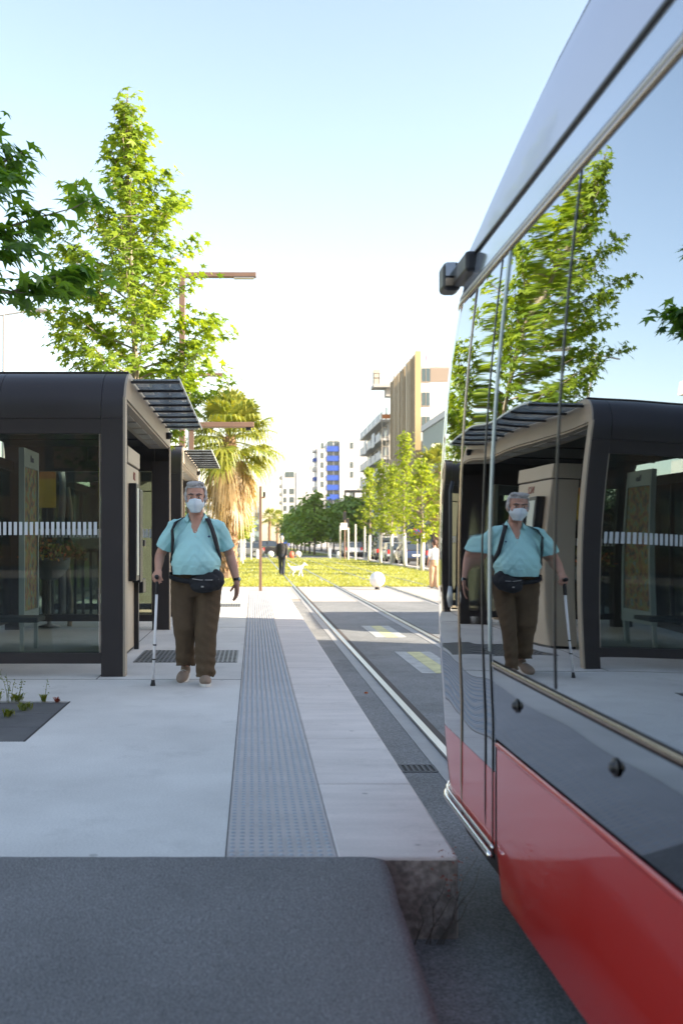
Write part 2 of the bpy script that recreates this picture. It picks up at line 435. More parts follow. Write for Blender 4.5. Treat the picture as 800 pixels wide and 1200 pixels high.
# asphalt ramp in front, sloping down towards the camera
bm = bmesh.new()
def rz(y): return 0.006 - 0.080 * (3.895 - y) if y > 0.2 else max(0.006 - 0.080 * (3.895 - 0.2), GZ + 0.002)
xs_ = [-30, -9] + [-6 + 0.05 * k for k in range(0, 128)] + [0.42, 0.46, 0.50]
ys_ = [3.895, 3.88, 3.85] + [3.8 - 0.05 * k for k in range(0, 60)] + [0.2, -2, -40]
gr = []
for j_, y in enumerate(ys_):
    row = []
    for i_, x in enumerate(xs_):
        xx, yy, zz = x, y, rz(y)
        if j_ == 0: yy += 0.005 * noise.noise(Vector((x * 9, 0, 0))) + 0.003 * noise.noise(Vector((x * 31, 4, 0)))
        if j_ == 0: zz -= 0.004
        if i_ == len(xs_) - 1: xx += 0.007 * noise.noise(Vector((y * 5, 1, 0))) + 0.004 * noise.noise(Vector((y * 23, 2, 0))); zz -= 0.012
        if i_ == len(xs_) - 2: zz -= 0.003
        if 0 < j_ and x > -6 and y > 0.2: zz += 0.0022 * noise.noise(Vector((x * 2.2, y * 2.2, 5)))
        row.append(bm.verts.new((xx, yy, zz)))
    gr.append(row)
B_ = [bm.verts.new((row[-1].co.x + 0.006, y, GZ - 0.02)) for row, y in zip(gr, ys_)]
for j_ in range(len(ys_) - 1):
    for i_ in range(len(xs_) - 1): bm.faces.new((gr[j_][i_], gr[j_ + 1][i_], gr[j_ + 1][i_ + 1], gr[j_][i_ + 1]))
    bm.faces.new((gr[j_][-1], gr[j_ + 1][-1], B_[j_ + 1], B_[j_]))
o = link("ramp", bm, "asphalt_ramp", smooth=True); o['kind'] = 'structure'
# rear ground beyond platform slab on the left
sheet("left_pavement", -20, -9.0, 3.9, 34.5, -0.02, "crossing_paving")
# opposite platform
boxm("opposite_platform", (6.15, 8.95, -12, 25.3, GZ-0.05, 0), "platform_concrete")['kind'] = 'structure'
# rails
mat("groove_dark", (0.06, 0.045, 0.038), 0.8, n=0.2, ns=8)
def rail(x, y0, y1, k=1):
    boxm("rail_strip", (x-0.16, x-0.042, y0, min(y1, 34.3), GZ-0.03, GZ+0.004), "rail_strip")['kind'] = 'structure'
    boxm("rail", (x-0.038, x+0.022, y0, y1, GZ-0.05, GZ+0.028), "rail_steel", bevel=0.004)['kind'] = 'structure'
    boxm("rail_groove", (x+0.024, x+0.10, y0, y1, GZ-0.05, GZ+0.006), "groove_dark")['kind'] = 'structure'
for x in (1.37, 2.805, 4.5, 5.935):
    rail(x, -14, 97.5)
    rail(x, 112.3, 420)
# embedded marking plates between the rails
for y0, y1 in ((-1.7, 0.6), (2.8, 5.1), (7.25, 9.5), (11.75, 14.05), (16.2, 18.4)):
    boxm("track_marking", [(1.93, 2.09, y0, y1, GZ-0.01, GZ+0.004), (2.285, 2.42, y0, y1, GZ-0.01, GZ+0.004)], "mark_white")['kind'] = 'structure'
    boxm("track_marking_centre", [(2.093, 2.282, y0+0.02, y1-0.02, GZ-0.01, GZ+0.0045)], "mark_yellow")['kind'] = 'structure'

# drain grates
def grate(name, x0, x1, y0, y1, z, nx, ny, label, sx=0.55, sy=0.55, slot="joint_dark", body="grate_dark"):
    e = empty(name, ((x0+x1)/2, (y0+y1)/2, z), label, "grate", "grates set in the paving")
    w, d = (x1-x0)/2, (y1-y0)/2
    boxm("pan", (-w, w, -d, d, -0.02, 0.0012), slot, e)
    bm = bmesh.new()
    px, py = 2*w/nx, 2*d/ny
    for i in range(nx+1): box(bm, -w+i*px-px*(1-sx)/2, -w+i*px+px*(1-sx)/2, -d, d, -0.01, 0.0045)
    for j in range(ny+1): box(bm, -w, w, -d+j*py-py*(1-sy)/2, -d+j*py+py*(1-sy)/2, -0.01, 0.004)
    link("bars", bm, body, e)
mat("grate_light", (0.20, 0.21, 0.22), 0.45, metal=0.5)
grate("floor_grate", -1.19, -0.17, 10.2, 11.3, 0, 22, 9, "dark slotted grate in the pavement under the walking man", 0.6, 0.62, "joint_dark", "grate_light")
grate("floor_grate", -1.0, -0.25, 18.9, 19.8, 0, 16, 8, "small sunlit slotted grate farther along the platform", 0.6, 0.62, "joint_dark", "grate_light")
grate("drain_grate", 0.80, 1.205, 6.72, 6.92, GZ, 11, 1, "narrow black slotted drain grate beside the rail and tram", 0.5, 0.85)
sheet("manhole_strip", 1.0, 1.25, 26.5, 26.75, GZ+0.004, "rail_rust")
# tree pit with dark slabs
e = empty("tree_pit", (-2.15, 6.92, 0), "square tree pit of dark grey slabs set in the pale pavement", "tree pit")
def pit(o, s):
    return o
boxm("slab", [(-0.775, 0.765, -0.765, -0.515, -0.04, -0.002), (-0.775, 0.765, -0.512, -0.262, -0.04, -0.004), (-0.775, -0.26, -0.259, 0.26, -0.04, -0.003), (0.26, 0.765, -0.259, 0.26, -0.04, -0.003),
     (-0.775, 0.765, 0.263, 0.513, -0.04, -0.002), (-0.775, 0.765, 0.516, 0.765, -0.04, -0.005)], "pit_slab", e, bevel=0.004)
boxm("rim", (0.766, 0.779, -0.77, 0.77, -0.06, 0.002), "joint_dark", e)
boxm("earth", (-0.77, 0.765, -0.765, 0.765, -0.3, -0.045), "soil", e)
# weeds around the pit
def weed(x, y, h, n, spread, label, m="weed_green", tall=0, seed=0):
    r = random.Random(seed); n = int(n * 1.8)
    bm = bmesh.new()
    for i in range(n):
        h_ = h * 1.5; a = r.uniform(0, 6.28); l = h_ * r.uniform(0.4, 1); w = 0.006
        bx, by = r.gauss(0, spread*0.22), r.gauss(0, spread*0.22)
        dx, dy = math.cos(a) * l * 0.6, math.sin(a) * l * 0.6
        nx, ny = -math.sin(a) * w, math.cos(a) * w
        v = [bm.verts.new((bx, by, 0)), bm.verts.new((bx+dx*.5+nx, by+dy*.5+ny, l*.7)), bm.verts.new((bx+dx, by+dy, l*.8)), bm.verts.new((bx+dx*.5-nx, by+dy*.5-ny, l*.7))]
        bm.faces.new(v)
    for i in range(tall):
        a = r.uniform(0, 6.28); bx, by = r.gauss(0, spread*0.4), r.gauss(0, spread*0.4); H = h * r.uniform(2, 4)
        p = [(bx + math.cos(a) * H * .25 * t * t, by + math.sin(a) * H * .25 * t * t, H * t) for t in (0, .33, .66, 1)]
        tube(bm, p, [0.0022, 0.002, 0.0016, 0.001], 4)
        for q in range(9):
            t = r.uniform(.35, 1); c = Vector((bx + math.cos(a) * H * .25 * t * t, by + math.sin(a) * H * .25 * t * t, H * t)) + Vector((r.gauss(0, .012), r.gauss(0, .012), 0))
            s = r.uniform(.004, .010)
            bm.faces.new([bm.verts.new(c + Vector((s, 0, 0))), bm.verts.new(c + Vector((0, s*.6, s))), bm.verts.new(c + Vector((-s, 0, .3*s)))])
    o = link("weed", bm, m, loc=(x, y, -0.002)); tag(o, label, "weed", "weeds growing round the tree pit")
weed(-1.95, 7.70, 0.07, 40, 0.10, "leafy weed with tall thin stems, leftmost in view behind the tree pit slabs", tall=7, seed=1)
weed(-1.77, 7.69, 0.06, 34, 0.08, "green weed tuft with tall stalks, second along the far rim of the tree pit", tall=5, seed=2)
weed(-1.57, 7.69, 0.055, 22, 0.035, "slim green weed near the far right corner of the tree pit", tall=1, seed=3)
weed(-1.47, 7.66, 0.035, 26, 0.03, "low reddish brown weed by the far right corner of the tree pit", m="weed_red", seed=4)
weed(-1.63, 7.30, 0.05, 34, 0.10, "bright weed growing between the dark slabs of the tree pit, farthest of the two", seed=5)
weed(-1.68, 7.02, 0.05, 34, 0.06, "bright weed in the middle joint of the dark slabs of the tree pit", seed=6)
weed(-1.79, 6.68, 0.055, 60, 0.12, "nearest grassy weed on the dark slabs of the tree pit", seed=7)
weed(-2.35, 7.68, 0.10, 50, 0.14, "tall leafy weed behind the tree pit, cut by the left edge", tall=6, seed=8)
# dry weed at the end block of the platform edge
bm = bmesh.new(); r = random.Random(11)
for i in range(6):
    bx = r.uniform(0.0, 0.10); top = (bx + r.uniform(-0.02, 0.16), r.uniform(-0.05, 0.02), r.uniform(0.18, 0.36))
    pts = [(bx*t0 + top[0]*t + 0.012*math.sin(9*t+i), top[1]*t, top[2]*t) for t, t0 in ((0,1),(.25,.75),(.5,.5),(.75,.25),(1,0))]
    tube(bm, pts, [0.0028, 0.0024, 0.002, 0.0015, 0.001], 5)
    for q in range(3):
        t = r.uniform(.4, .9); b0 = Vector(pts[int(t*4)]); b1 = b0 + Vector((r.gauss(0, .03), r.gauss(0, .02), r.uniform(.02, .06)))
        tube(bm, [b0, b1], [0.0014, 0.0008], 4)
dw = link("dry_weed", bm, "bark_dark", loc=(0.60, 3.84, GZ)); tag(dw, "dry twiggy weed leaning on the end face of the stone platform edge", "weed")
bm = bmesh.new()
for i in range(46):
    c = Vector((r.gauss(.14, .03), r.gauss(-.02, .02), r.uniform(.20, .37))); s = r.uniform(.004, .009); a = r.uniform(0, 6.28)
    bm.faces.new([bm.verts.new(c + Vector((s*math.cos(a), s*math.sin(a), 0))), bm.verts.new(c + Vector((0, 0, s))), bm.verts.new(c + Vector((-s*math.cos(a), -s*math.sin(a), .3*s)))])
link("leaves", bm, "weed_red", dw)
# fallen red petal on the track
bm = bmesh.new(); lathe(bm, [(0, 0.0), (0.022, 0.004), (0.012, 0.016), (0, 0.018)], 7)
tag(link("petal", bm, "flower_red", loc=(1.12, 10.2, GZ)), "tiny red petal lying on the asphalt beside the rail", "petal")

# ================================================================ SHELTERS (origin: platform-side near corner, opening towards +x)
SL, SW = 5.0, 2.25
def build_shelter(label):
    e = empty("tram_shelter", (0, 0, 0), label, "shelter", "dark metal tram shelters")
    B = "shelter_bronze"
    for k, (x0, y0) in enumerate(((-0.215, 0.0), (-0.24, SL-0.14), (-SW, 0.0), (-SW, SL-0.14))):
        w = 0.195 if k != 1 else 0.23
        boxm("post", (x0, x0 + w, y0, y0 + 0.14, 0, 2.30), B, e, bevel=0.004)
    for d_ in ((-0.0195, 0.0, 0.0, 0.14, 0.0, 2.49), (-0.0095, 0.0, SL-0.14, SL, 0.0, 2.49)): boxm("post_cover", d_, "shelter_beige", e)
    # near & far end wall: top rail, bottom rail, glass, white dashes
    for y0 in (0.0, SL-0.14):
        boxm("top_rail", (-SW+0.195, -0.216 if y0 == 0 else -0.241, y0+0.004, y0+0.136, 2.165, 2.30), B, e)
        boxm("bottom_rail", (-SW+0.195, -0.216 if y0 == 0 else -0.241, y0+0.01, y0+0.13, 0.115, 0.21), B, e, bevel=0.003)
        gp = boxm("end_glass", (-SW+0.197, -0.24, y0+0.03, y0+0.038, 0.212, 2.164), "shelter_glass", e)
        boxm("glazing_bead", [(-0.232, -0.224, y0+0.022, y0+0.046, 0.212, 2.164)] if y0 == 0 else [(-0.25, -0.243, y0+0.022, y0+0.046, 0.212, 2.164)], "shelter_beige", e)
        bm = bmesh.new(); x = -0.255
        while x > -SW + 0.2: box(bm, x-0.028, x, y0+0.026, y0+0.0285, 1.262, 1.378); x -= 0.0475
        link("dash_stripe", bm, "dash_white", gp)
    # back wall
    bg_ = boxm("back_glass", [(-SW+0.08, -SW+0.088, 0.145 + i*1.58, 0.145 + i*1.58 + 1.54, 0.212, 2.164) for i in range(3)], "shelter_glass", e)
    boxm("back_frame", [(-SW+0.04, -SW+0.12, 0.142, SL-0.142, 2.165, 2.30), (-SW+0.04, -SW+0.12, 0.142, SL-0.142, 0.115, 0.21)] + [(-SW+0.04, -SW+0.12, 0.145+i*1.58-0.04, 0.145+i*1.58, 0.212, 2.164) for i in (1, 2)], B, e)
    bm = bmesh.new(); y = 0.2
    while y < SL-0.25: box(bm, -SW+0.0765, -SW+0.079, y, y+0.028, 1.262, 1.378); y += 0.0475
    link("dash_stripe", bm, "dash_white", bg_)
    # roof shell: rounded over both ends, section in the y-z plane, three panels along x
    def section(t, off):  # outer curve of the roof, near end up over to far end
        r = 0.44 - off; pts = [(off, 2.302)]
        for k in range(0, 9):
            a = R(90 * k / 8); pts.append((0.44 - r*math.cos(a) , 2.32 + r*math.sin(a)))
        for k in range(8, -1, -1):
            a = R(90 * k / 8); pts.append((SL - 0.44 + r*math.cos(a), 2.32 + r*math.sin(a)))
        pts.append((SL-off, 2.302)); return pts
    xs = [-SW-0.02, -2.05, -1.12, -1.116, -0.216, -0.212, -0.0195]
    bm = bmesh.new()
    o_, i_ = section(0, 0.0), section(0, 0.05)
    for a, b in ((-SW-0.02, -1.129), (-1.125, -0.2175), (-0.2135, -0.0198)):
        va = [[bm.verts.new((x, p[0], p[1])) for p in o_] for x in (a, b)]
        vb = [[bm.verts.new((x, p[0], p[1])) for p in i_] for x in (a, b)]
        n = len(o_)
        for k in range(n-1):
            bm.faces.new((va[0][k], va[1][k], va[1][k+1], va[0][k+1])); bm.faces.new((vb[0][k], vb[0][k+1], vb[1][k+1], vb[1][k]))
            for q in (0, 1): bm.faces.new((va[q][k], va[q][k+1], vb[q][k+1], vb[q][k]))
        for k in (0, n-1): bm.faces.new((va[0][k], va[1][k], vb[1][k], vb[0][k]))
    rf = link("roof", bm, B, e)
    for p in rf.data.polygons: p.use_smooth = abs(p.normal.x) < 0.5
    try: rf.data.set_sharp_from_angle(angle=R(30))
    except Exception: pass
    boxm("roof_capping", (-SW-0.02, -0.02, 0.42, SL-0.42, 2.762, 2.785), B, e)
    boxm("ceiling", (-SW+0.13, -0.30, 0.145, SL-0.145, 2.50, 2.53), "ceiling_dark", e)
    for y in (1.2, 2.5, 3.8): boxm("ceiling_rib", (-SW+0.14, -0.32, y, y+0.03, 2.482, 2.4995), "grate_dark", e)
    # fascia beam on the platform side with the rounded ends
    bm = bmesh.new(); sec = section(0, 0.0)[1:-1]
    low = [(p[0], 2.49 if k not in (0, len(sec)-1) else 2.32) for k, p in enumerate(sec)]
    for (x) in (-0.0, -0.0195):
        pass
    top = [[bm.verts.new((x, p[0], p[1])) for p in sec] for x in (0.0, -0.0195)]
    bot = [[bm.verts.new((x, min(max(p[0], 0.0), SL), 2.4905 if p[1] > 2.4905 else p[1])) for p in sec] for x in (0.0, -0.0195)]
    n = len(sec)
    for k in range(n-1):
        for q in (0, 1):
            try: bm.faces.new((top[q][k], top[q][k+1], bot[q][k+1], bot[q][k]))
            except Exception: pass
        bm.faces.new((top[0][k], top[1][k], top[1][k+1], top[0][k+1])); bm.faces.new((bot[0][k], bot[0][k+1], bot[1][k+1], bot[1][k]))
    bmesh.ops.remove_doubles(bm, verts=bm.verts, dist=0.0004)
    link("fascia", bm, "shelter_beige", e)
    boxm("soffit", [(-0.28, -0.0205, 0.145, SL-0.145, 2.47, 2.49)], "shelter_beige", e)
    boxm("soffit_light", [(-0.22, -0.10, 0.5 + i*0.62, 0.5 + i*0.62 + 0.46, 2.462, 2.4695) for i in range(7)], "lamp_grey", e)
    # canopy on the platform side
    boxm("canopy_glass", [(0.02, 0.44, 0.40, SL-0.40, 2.70, 2.712)], "canopy_glass", e)
    p0 = None
    for i in range(8):
        y = 0.98 + 0.528 * i if i < 7 else 0.42
        boxm("purlin", (0.001, 0.455, y, y+0.03, 2.676, 2.699), B, e)
    boxm("canopy_edge", [(0.441, 0.457, 0.40, SL-0.40, 2.6995, 2.722)], "frame_pale", e)
    # camera dome
    bm = bmesh.new(); lathe(bm, [(0, -0.06), (0.03, -0.052), (0.045, -0.02), (0.045, 0.03), (0, 0.03)], 14, (0.03, 4.3, 2.60))
    link("camera_dome", bm, "black_plastic", e, smooth=True)
    return e
sh1 = build_shelter("near dark bronze tram shelter with glass end wall, left of the walking man")
sh1.location = (-1.14, 9.11, 0)
sh2 = copy_tree(sh1); sh2.location = (-1.14, 16.4, 0)
tag(sh2, "farther sunlit tram shelter seen past the man's head, behind the near shelter", "shelter", "dark metal tram shelters")
sh3 = copy_tree(sh1); sh3.location = (7.95, 19.9, 0); sh3.rotation_euler.z = math.pi
tag(sh3, "tram shelter on the opposite platform, hidden behind the red tram", "shelter", "dark metal tram shelters")

# ticket machine
def machine(x, y, label, D=0.27):
    e = empty("ticket_machine", (x, y, 0), label, "ticket machine")
    boxm("cabinet", (-D, 0, 0, 1.08, 0.03, 2.03), "machine_beige", e, bevel=0.01)
    boxm("plinth", (-D+0.02, -0.02, 0.02, 1.06, 0, 0.032), "black_plastic", e)
    boxm("cap", (-D-0.01, 0.012, -0.012, 1.092, 2.045, 2.22), "machine_beige", e, bevel=0.008)
    boxm("cap_joint", (-D+0.02, -0.01, 0.02, 1.06, 2.0305, 2.0445), "joint_dark", e)
    scr = boxm("display_case", (0.0005, 0.085, 0.10, 0.36, 0.78, 1.83), "black_plastic", e, bevel=0.01)
    boxm("glass_strip", (0.0865, 0.089, 0.13, 0.33, 0.84, 1.78), "frame_pale", scr)
    boxm("screen_panel", (0.0005, 0.09, 0.44, 0.70, 0.75, 1.78), "black_plastic", e, bevel=0.01)
    boxm("coin_panel", (0.0005, 0.03, 0.76, 1.0, 0.9, 1.5), "frame_pale", e, bevel=0.006)
    boxm("card_slot", (0.031, 0.10, 0.80, 0.96, 1.15, 1.22), "black_plastic", e, bevel=0.006)
    boxm("tray", (0.0005, 0.09, 0.74, 1.02, 0.62, 0.78), "black_plastic", e, bevel=0.01)
    boxm("corner_post", (0.0005, 0.05, 0.60, 0.68, 0.0, 0.745), "black_plastic", e)
    text_mesh("lettering", "N.2", 0.13, "flower_red_flat", e, (0.0035, 0.62, 1.93), (R(90), 0, R(90)))
    return e
mat("flower_red_flat", (0.25, 0.05, 0.04), 0.6)
machine(-1.335, 10.85, "tall beige ticket machine with black screens under the near shelter")
machine(-1.50, 17.0, "sunlit beige ticket machine inside the farther shelter", 0.75)

# bench inside the shelter
e = empty("bench", (-2.75, 10.3, 0), "dark metal bench with curved legs behind the shelter glass", "bench")
boxm("seat", (-0.55, 0.62, -0.18, 0.20, 0.40, 0.45), "bench_dark", e, bevel=0.012)
for sx in (-0.45, 0.10):
    bm = bmesh.new()
    tube(bm, [(sx, -0.1, 0.39), (sx-0.06, -0.1, 0.385), (sx-0.12, -0.1, 0.35), (sx-0.15, -0.1, 0.28), (sx-0.155, -0.1, 0.0)], 0.028, 8)
    link("leg", bm, "bench_dark", e, smooth=True)
# information panel with pale frame
e = empty("poster_stand", (-2.45, 11.2, 0), "pale framed poster stand with a colourful poster inside the near shelter", "poster stand")
boxm("frame", [(-0.03, 0.03, -0.37, -0.33, 0.30, 2.20), (-0.03, 0.03, 0.33, 0.37, 0.30, 2.20), (-0.03, 0.03, -0.33, 0.33, 2.0, 2.20), (-0.03, 0.03, -0.33, 0.33, 0.30, 0.46)], "frame_pale", e, bevel=0.005)
m = mat("poster_colours", (0.5, 0.3, 0.1), 0.4)
t = m.node_tree; nz = t.nodes.new("ShaderNodeTexNoise"); nz.inputs["Scale"].default_value = 9; nz.inputs["Detail"].default_value = 3
cr = t.nodes.new("ShaderNodeValToRGB"); els = cr.color_ramp.elements
els[0].position = 0.36; els[0].color = (0.03, 0.07, 0.03, 1); els[1].position = 0.66; els[1].color = (0.25, 0.35, 0.38, 1)
a_ = els.new(0.45); a_.color = (0.45, 0.10, 0.02, 1); a_ = els.new(0.52); a_.color = (0.55, 0.35, 0.05, 1); a_ = els.new(0.58); a_.color = (0.25, 0.30, 0.05, 1)
tcn = t.nodes.new("ShaderNodeTexCoord"); t.links.new(tcn.outputs["Object"], nz.inputs["Vector"]); t.links.new(nz.outputs[0], cr.inputs[0]); t.links.new(cr.outputs[0], t.nodes["Principled BSDF"].inputs["Base Color"])
boxm("poster", (-0.012, 0.012, -0.329, 0.329, 0.461, 1.999), "poster_colours", e)
mat("ink_blue", (0.02, 0.06, 0.16), 0.6)
text_mesh("lettering", "Bus", 0.11, "ink_blue", e, (0.033, 0.0, 2.10), (R(90), 0, R(90)))
for sy in (-1, 1): boxm("leg", (-0.02, 0.02, sy*0.35-0.02, sy*0.35+0.02, 0, 0.30), "frame_pale", e)
# things behind the shelter, seen through its glass
mat("sign_yellow", (0.80, 0.42, 0.03), 0.5); mat("sign_orange", (0.55, 0.13, 0.05), 0.5, n=0.1); mat("sign_orange_top", (0.75, 0.22, 0.03), 0.5); mat("grey_wood", (0.17, 0.17, 0.18), 0.85, n=0.2, ns=8, bump=0.3); mat("planter_grey", (0.30, 0.31, 0.32), 0.6, n=0.1)
e = empty("information_sign", (-3.16, 15.6, 0), "yellow sign on a dark post behind the shelter glass", "sign")
boxm("post", (-0.02, 0.02, -0.02, 0.02, 0, 2.3), "black_plastic", e); boxm("board", (-0.12, 0.16, -0.035, -0.021, 1.72, 2.32), "sign_yellow", e)
boxm("top_band", (-0.118, 0.158, -0.040, -0.0355, 2.16, 2.318), "sign_orange_top", e)
e = empty("banner", (-3.50, 15.9, 0), "orange banner on a pole behind the shelter glass", "banner")
bm = bmesh.new(); tube(bm, [(0.16, 0, 0), (0.16, 0, 2.62)], 0.018, 8); link("pole", bm, "black_plastic", e)
bm = bmesh.new(); v = [bm.verts.new(p) for p in ((-0.14, 0, 1.55), (0.14, 0.01, 1.5), (0.14, 0.01, 2.55), (-0.10, 0, 2.5))]; bm.faces.new(v)
v2 = [bm.verts.new(p) for p in ((-0.14, 0.006, 1.55), (0.14, 0.016, 1.5), (0.14, 0.016, 2.55), (-0.10, 0.006, 2.5))]; bm.faces.new(v2[::-1])
link("cloth", bm, "sign_orange", e)
for k, (x, y, h, rr, lab) in enumerate(((-2.98, 15.9, 2.55, 0.055, "thick grey pole standing in for a tree trunk mirrored in the shelter glass"), (-2.62, 14.6, 1.98, 0.03, "short pale wooden stake behind the shelter glass"))):  # the grey pole stands in for a trunk reflected in the glass
    bm = bmesh.new(); tube(bm, [(0.03*math.sin(q*1.7), 0, h*q/6) for q in range(7)], [rr*(1.15-.05*q) for q in range(7)], 9)
    tag(link("timber_pole", bm, "bark_pale" if k else "grey_wood", loc=(x, y, 0), smooth=True), lab, "pole")
e = empty("railing", (-3.2, 15.0, 0), "dark slatted railing behind the shelter", "railing")
boxm("slat", [(-1.5 + i*0.115, -1.46 + i*0.115, 0, 0.03, 0.05, 1.05) for i in range(24)], "black_plastic", e)
boxm("top_bar", (-1.52, 1.3, -0.01, 0.04, 1.05, 1.10), "black_plastic", e)
e = empty("flower_planter", (-2.85, 14.3, 0), "grey bowl planter of orange and red flowers behind the shelter glass", "planter")
bm = bmesh.new(); lathe(bm, [(0.02, 0.0), (0.16, 0.02), (0.03, 0.06), (0.03, 0.66), (0.16, 0.70), (0.27, 0.83), (0.31, 0.98), (0.28, 0.98), (0.20, 0.80), (0, 0.80)], 20); link("bowl", bm, "planter_grey", e, smooth=True)
r = random.Random(21)
for nm, mm, cnt in (("foliage", "weed_green", 500), ("flowers", "flower_red", 260)):
    bm = bmesh.new()
    for i in range(cnt):
        a = r.uniform(0, 6.28); q = 0.52 * math.sqrt(r.random()); c = Vector((q*math.cos(a), q*math.sin(a), 0.95 + r.uniform(0, 0.34) * (1.1 - q)))
        s = r.uniform(.02, .04); n1 = Vector((r.gauss(0, 1), r.gauss(0, 1), r.gauss(0, 1))).normalized() * s; n2 = n1.orthogonal().normalized() * s * .6
        bm.faces.new([bm.verts.new(c + n1), bm.verts.new(c + n2), bm.verts.new(c - n1), bm.verts.new(c - n2)])
    link(nm, bm, mm, e)
# hedge behind shelters
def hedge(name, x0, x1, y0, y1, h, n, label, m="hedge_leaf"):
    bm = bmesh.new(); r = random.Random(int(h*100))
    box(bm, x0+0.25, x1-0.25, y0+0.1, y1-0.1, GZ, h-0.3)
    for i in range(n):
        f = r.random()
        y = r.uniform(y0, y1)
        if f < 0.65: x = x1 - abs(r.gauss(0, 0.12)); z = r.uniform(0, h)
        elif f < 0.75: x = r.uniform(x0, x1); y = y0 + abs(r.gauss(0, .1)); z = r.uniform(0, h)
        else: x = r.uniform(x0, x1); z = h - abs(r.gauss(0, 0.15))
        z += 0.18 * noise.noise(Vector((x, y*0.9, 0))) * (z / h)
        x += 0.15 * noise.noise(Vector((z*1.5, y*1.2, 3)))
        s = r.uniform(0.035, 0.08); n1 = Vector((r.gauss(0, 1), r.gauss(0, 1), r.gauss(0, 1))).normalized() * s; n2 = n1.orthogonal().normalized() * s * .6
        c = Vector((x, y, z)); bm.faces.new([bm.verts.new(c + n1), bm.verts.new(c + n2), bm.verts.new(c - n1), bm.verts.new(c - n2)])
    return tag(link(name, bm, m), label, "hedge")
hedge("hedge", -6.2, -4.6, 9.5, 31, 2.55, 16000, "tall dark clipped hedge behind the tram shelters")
# ================================================================ TRAM
def tram_mat(name, base, metal, rough=0.02, wob=0.0, tint=(1, 1, 1), coat=0.0):
    m = mat(name, base, rough, metal=metal, coat=coat)
    p = m.node_tree.nodes["Principled BSDF"]
    p.inputs["Coat Roughness"].default_value = 0.02
    p.inputs["Specular Tint"].default_value = (*tint, 1)
    if wob > 0:
        t = m.node_tree; tc = t.nodes.new("ShaderNodeTexCoord"); mp = t.nodes.new("ShaderNodeMapping"); nz = t.nodes.new("ShaderNodeTexNoise")
        mp.inputs["Scale"].default_value = (1, 1.0, 0.35)
        nz.inputs["Scale"].default_value = 1.6; nz.inputs["Detail"].default_value = 0
        b = t.nodes.new("ShaderNodeBump"); b.inputs["Strength"].default_value = 1.0; b.inputs["Distance"].default_value = wob
        t.links.new(tc.outputs["Object"], mp.inputs[0]); t.links.new(mp.outputs[0], nz.inputs["Vector"])
        t.links.new(nz.outputs[0], b.inputs["Height"]); t.links.new(b.outputs[0], p.inputs["Normal"])
        if coat: t.links.new(b.outputs[0], p.inputs["Coat Normal"])
    return m
tram_mat("tram_glass", (0.41, 0.45, 0.48), 1.0, 0.015, wob=0.006)
tram_mat("tram_dark_gloss", (0.34, 0.36, 0.38), 1.0, 0.05, wob=0.003)
tram_mat("tram_red", (0.46, 0.014, 0.009), 0.0, 0.35, wob=0.003, coat=1.0)
MATS["tram_red"].node_tree.nodes["Principled BSDF"].inputs["Coat IOR"].default_value = 1.55
tram_mat("tram_header", (0.42, 0.47, 0.54), 0.6, 0.16, coat=0.5)
tram_mat("tram_roof", (0.44, 0.46, 0.56), 0.35, 0.34, coat=0.25)
mat("trim_chrome", (0.75, 0.74, 0.72), 0.14, metal=1.0)
mat("trim_bronze", (0.42, 0.33, 0.24), 0.25, metal=0.9)
mat("gasket", (0.012, 0.012, 0.014), 0.35)

CX = 2.07
def side_x(z):
    if z < 0.55: return 0.86 + 0.0525 * 0.49**2 + 0.03 * max(0, 0.55 - z)**0.5 * 0 + (0.10 * max(0, 0.10 - z))
    return 0.86 + 0.0525 * (z - 1.04) ** 2
def nose_c(z):
    if z < 0.6: return 4.73 - 0.62 * (0.6 - z) ** 1.5
    if z < 2.0: return 4.73
    return 4.73 - 0.35 * (z - 2.0)
def outline(z, y0, y1, off=0.0, RC=0.5, full=True):
    """plan points of the body skin at height z from y0 forwards along the near side, round the nose and back"""
    xs = side_x(z) - off; c = nose_c(z); pts = []
    yy = y0
    while yy < min(c, y1) - 1e-6:
        pts.append((xs, yy)); yy += 0.22
    pts.append((xs, min(c, y1)))
    if y1 > c:
        cx = side_x(z) + RC
        for k in range(1, 9):
            a = R(90 * k / 8 * 0.88); pts.append((cx - (RC + off) * math.cos(a), c + (RC + off) * math.sin(a)))
        lx, ly = pts[-1]
        for k in range(1, 7):
            t = k / 6; x = lx + (CX - lx) * t; pts.append((x, ly + 0.16 * math.sin(t * math.pi / 2)))
        if full:
            half = list(pts)
            for x, y in reversed(half[:-1]): pts.append((2*CX - x, y))
    return pts
def skin(name, z0, z1, y0, y1, m, parent, off=0.0, nz=8, smooth=True, full=True):
    bm = bmesh.new(); rows = []
    for i in range(nz + 1):
        z = z0 + (z1 - z0) * i / nz
        rows.append([bm.verts.new((x, y, z)) for x, y in outline(z, y0, y1, off, full=full)])
    n = min(len(r_) for r_ in rows)
    for i in range(nz):
        for k in range(n - 1):
            bm.faces.new((rows[i][k], rows[i][k+1], rows[i+1][k+1], rows[i+1][k]))
    o = link(name, bm, m, parent, smooth=smooth)
    return o
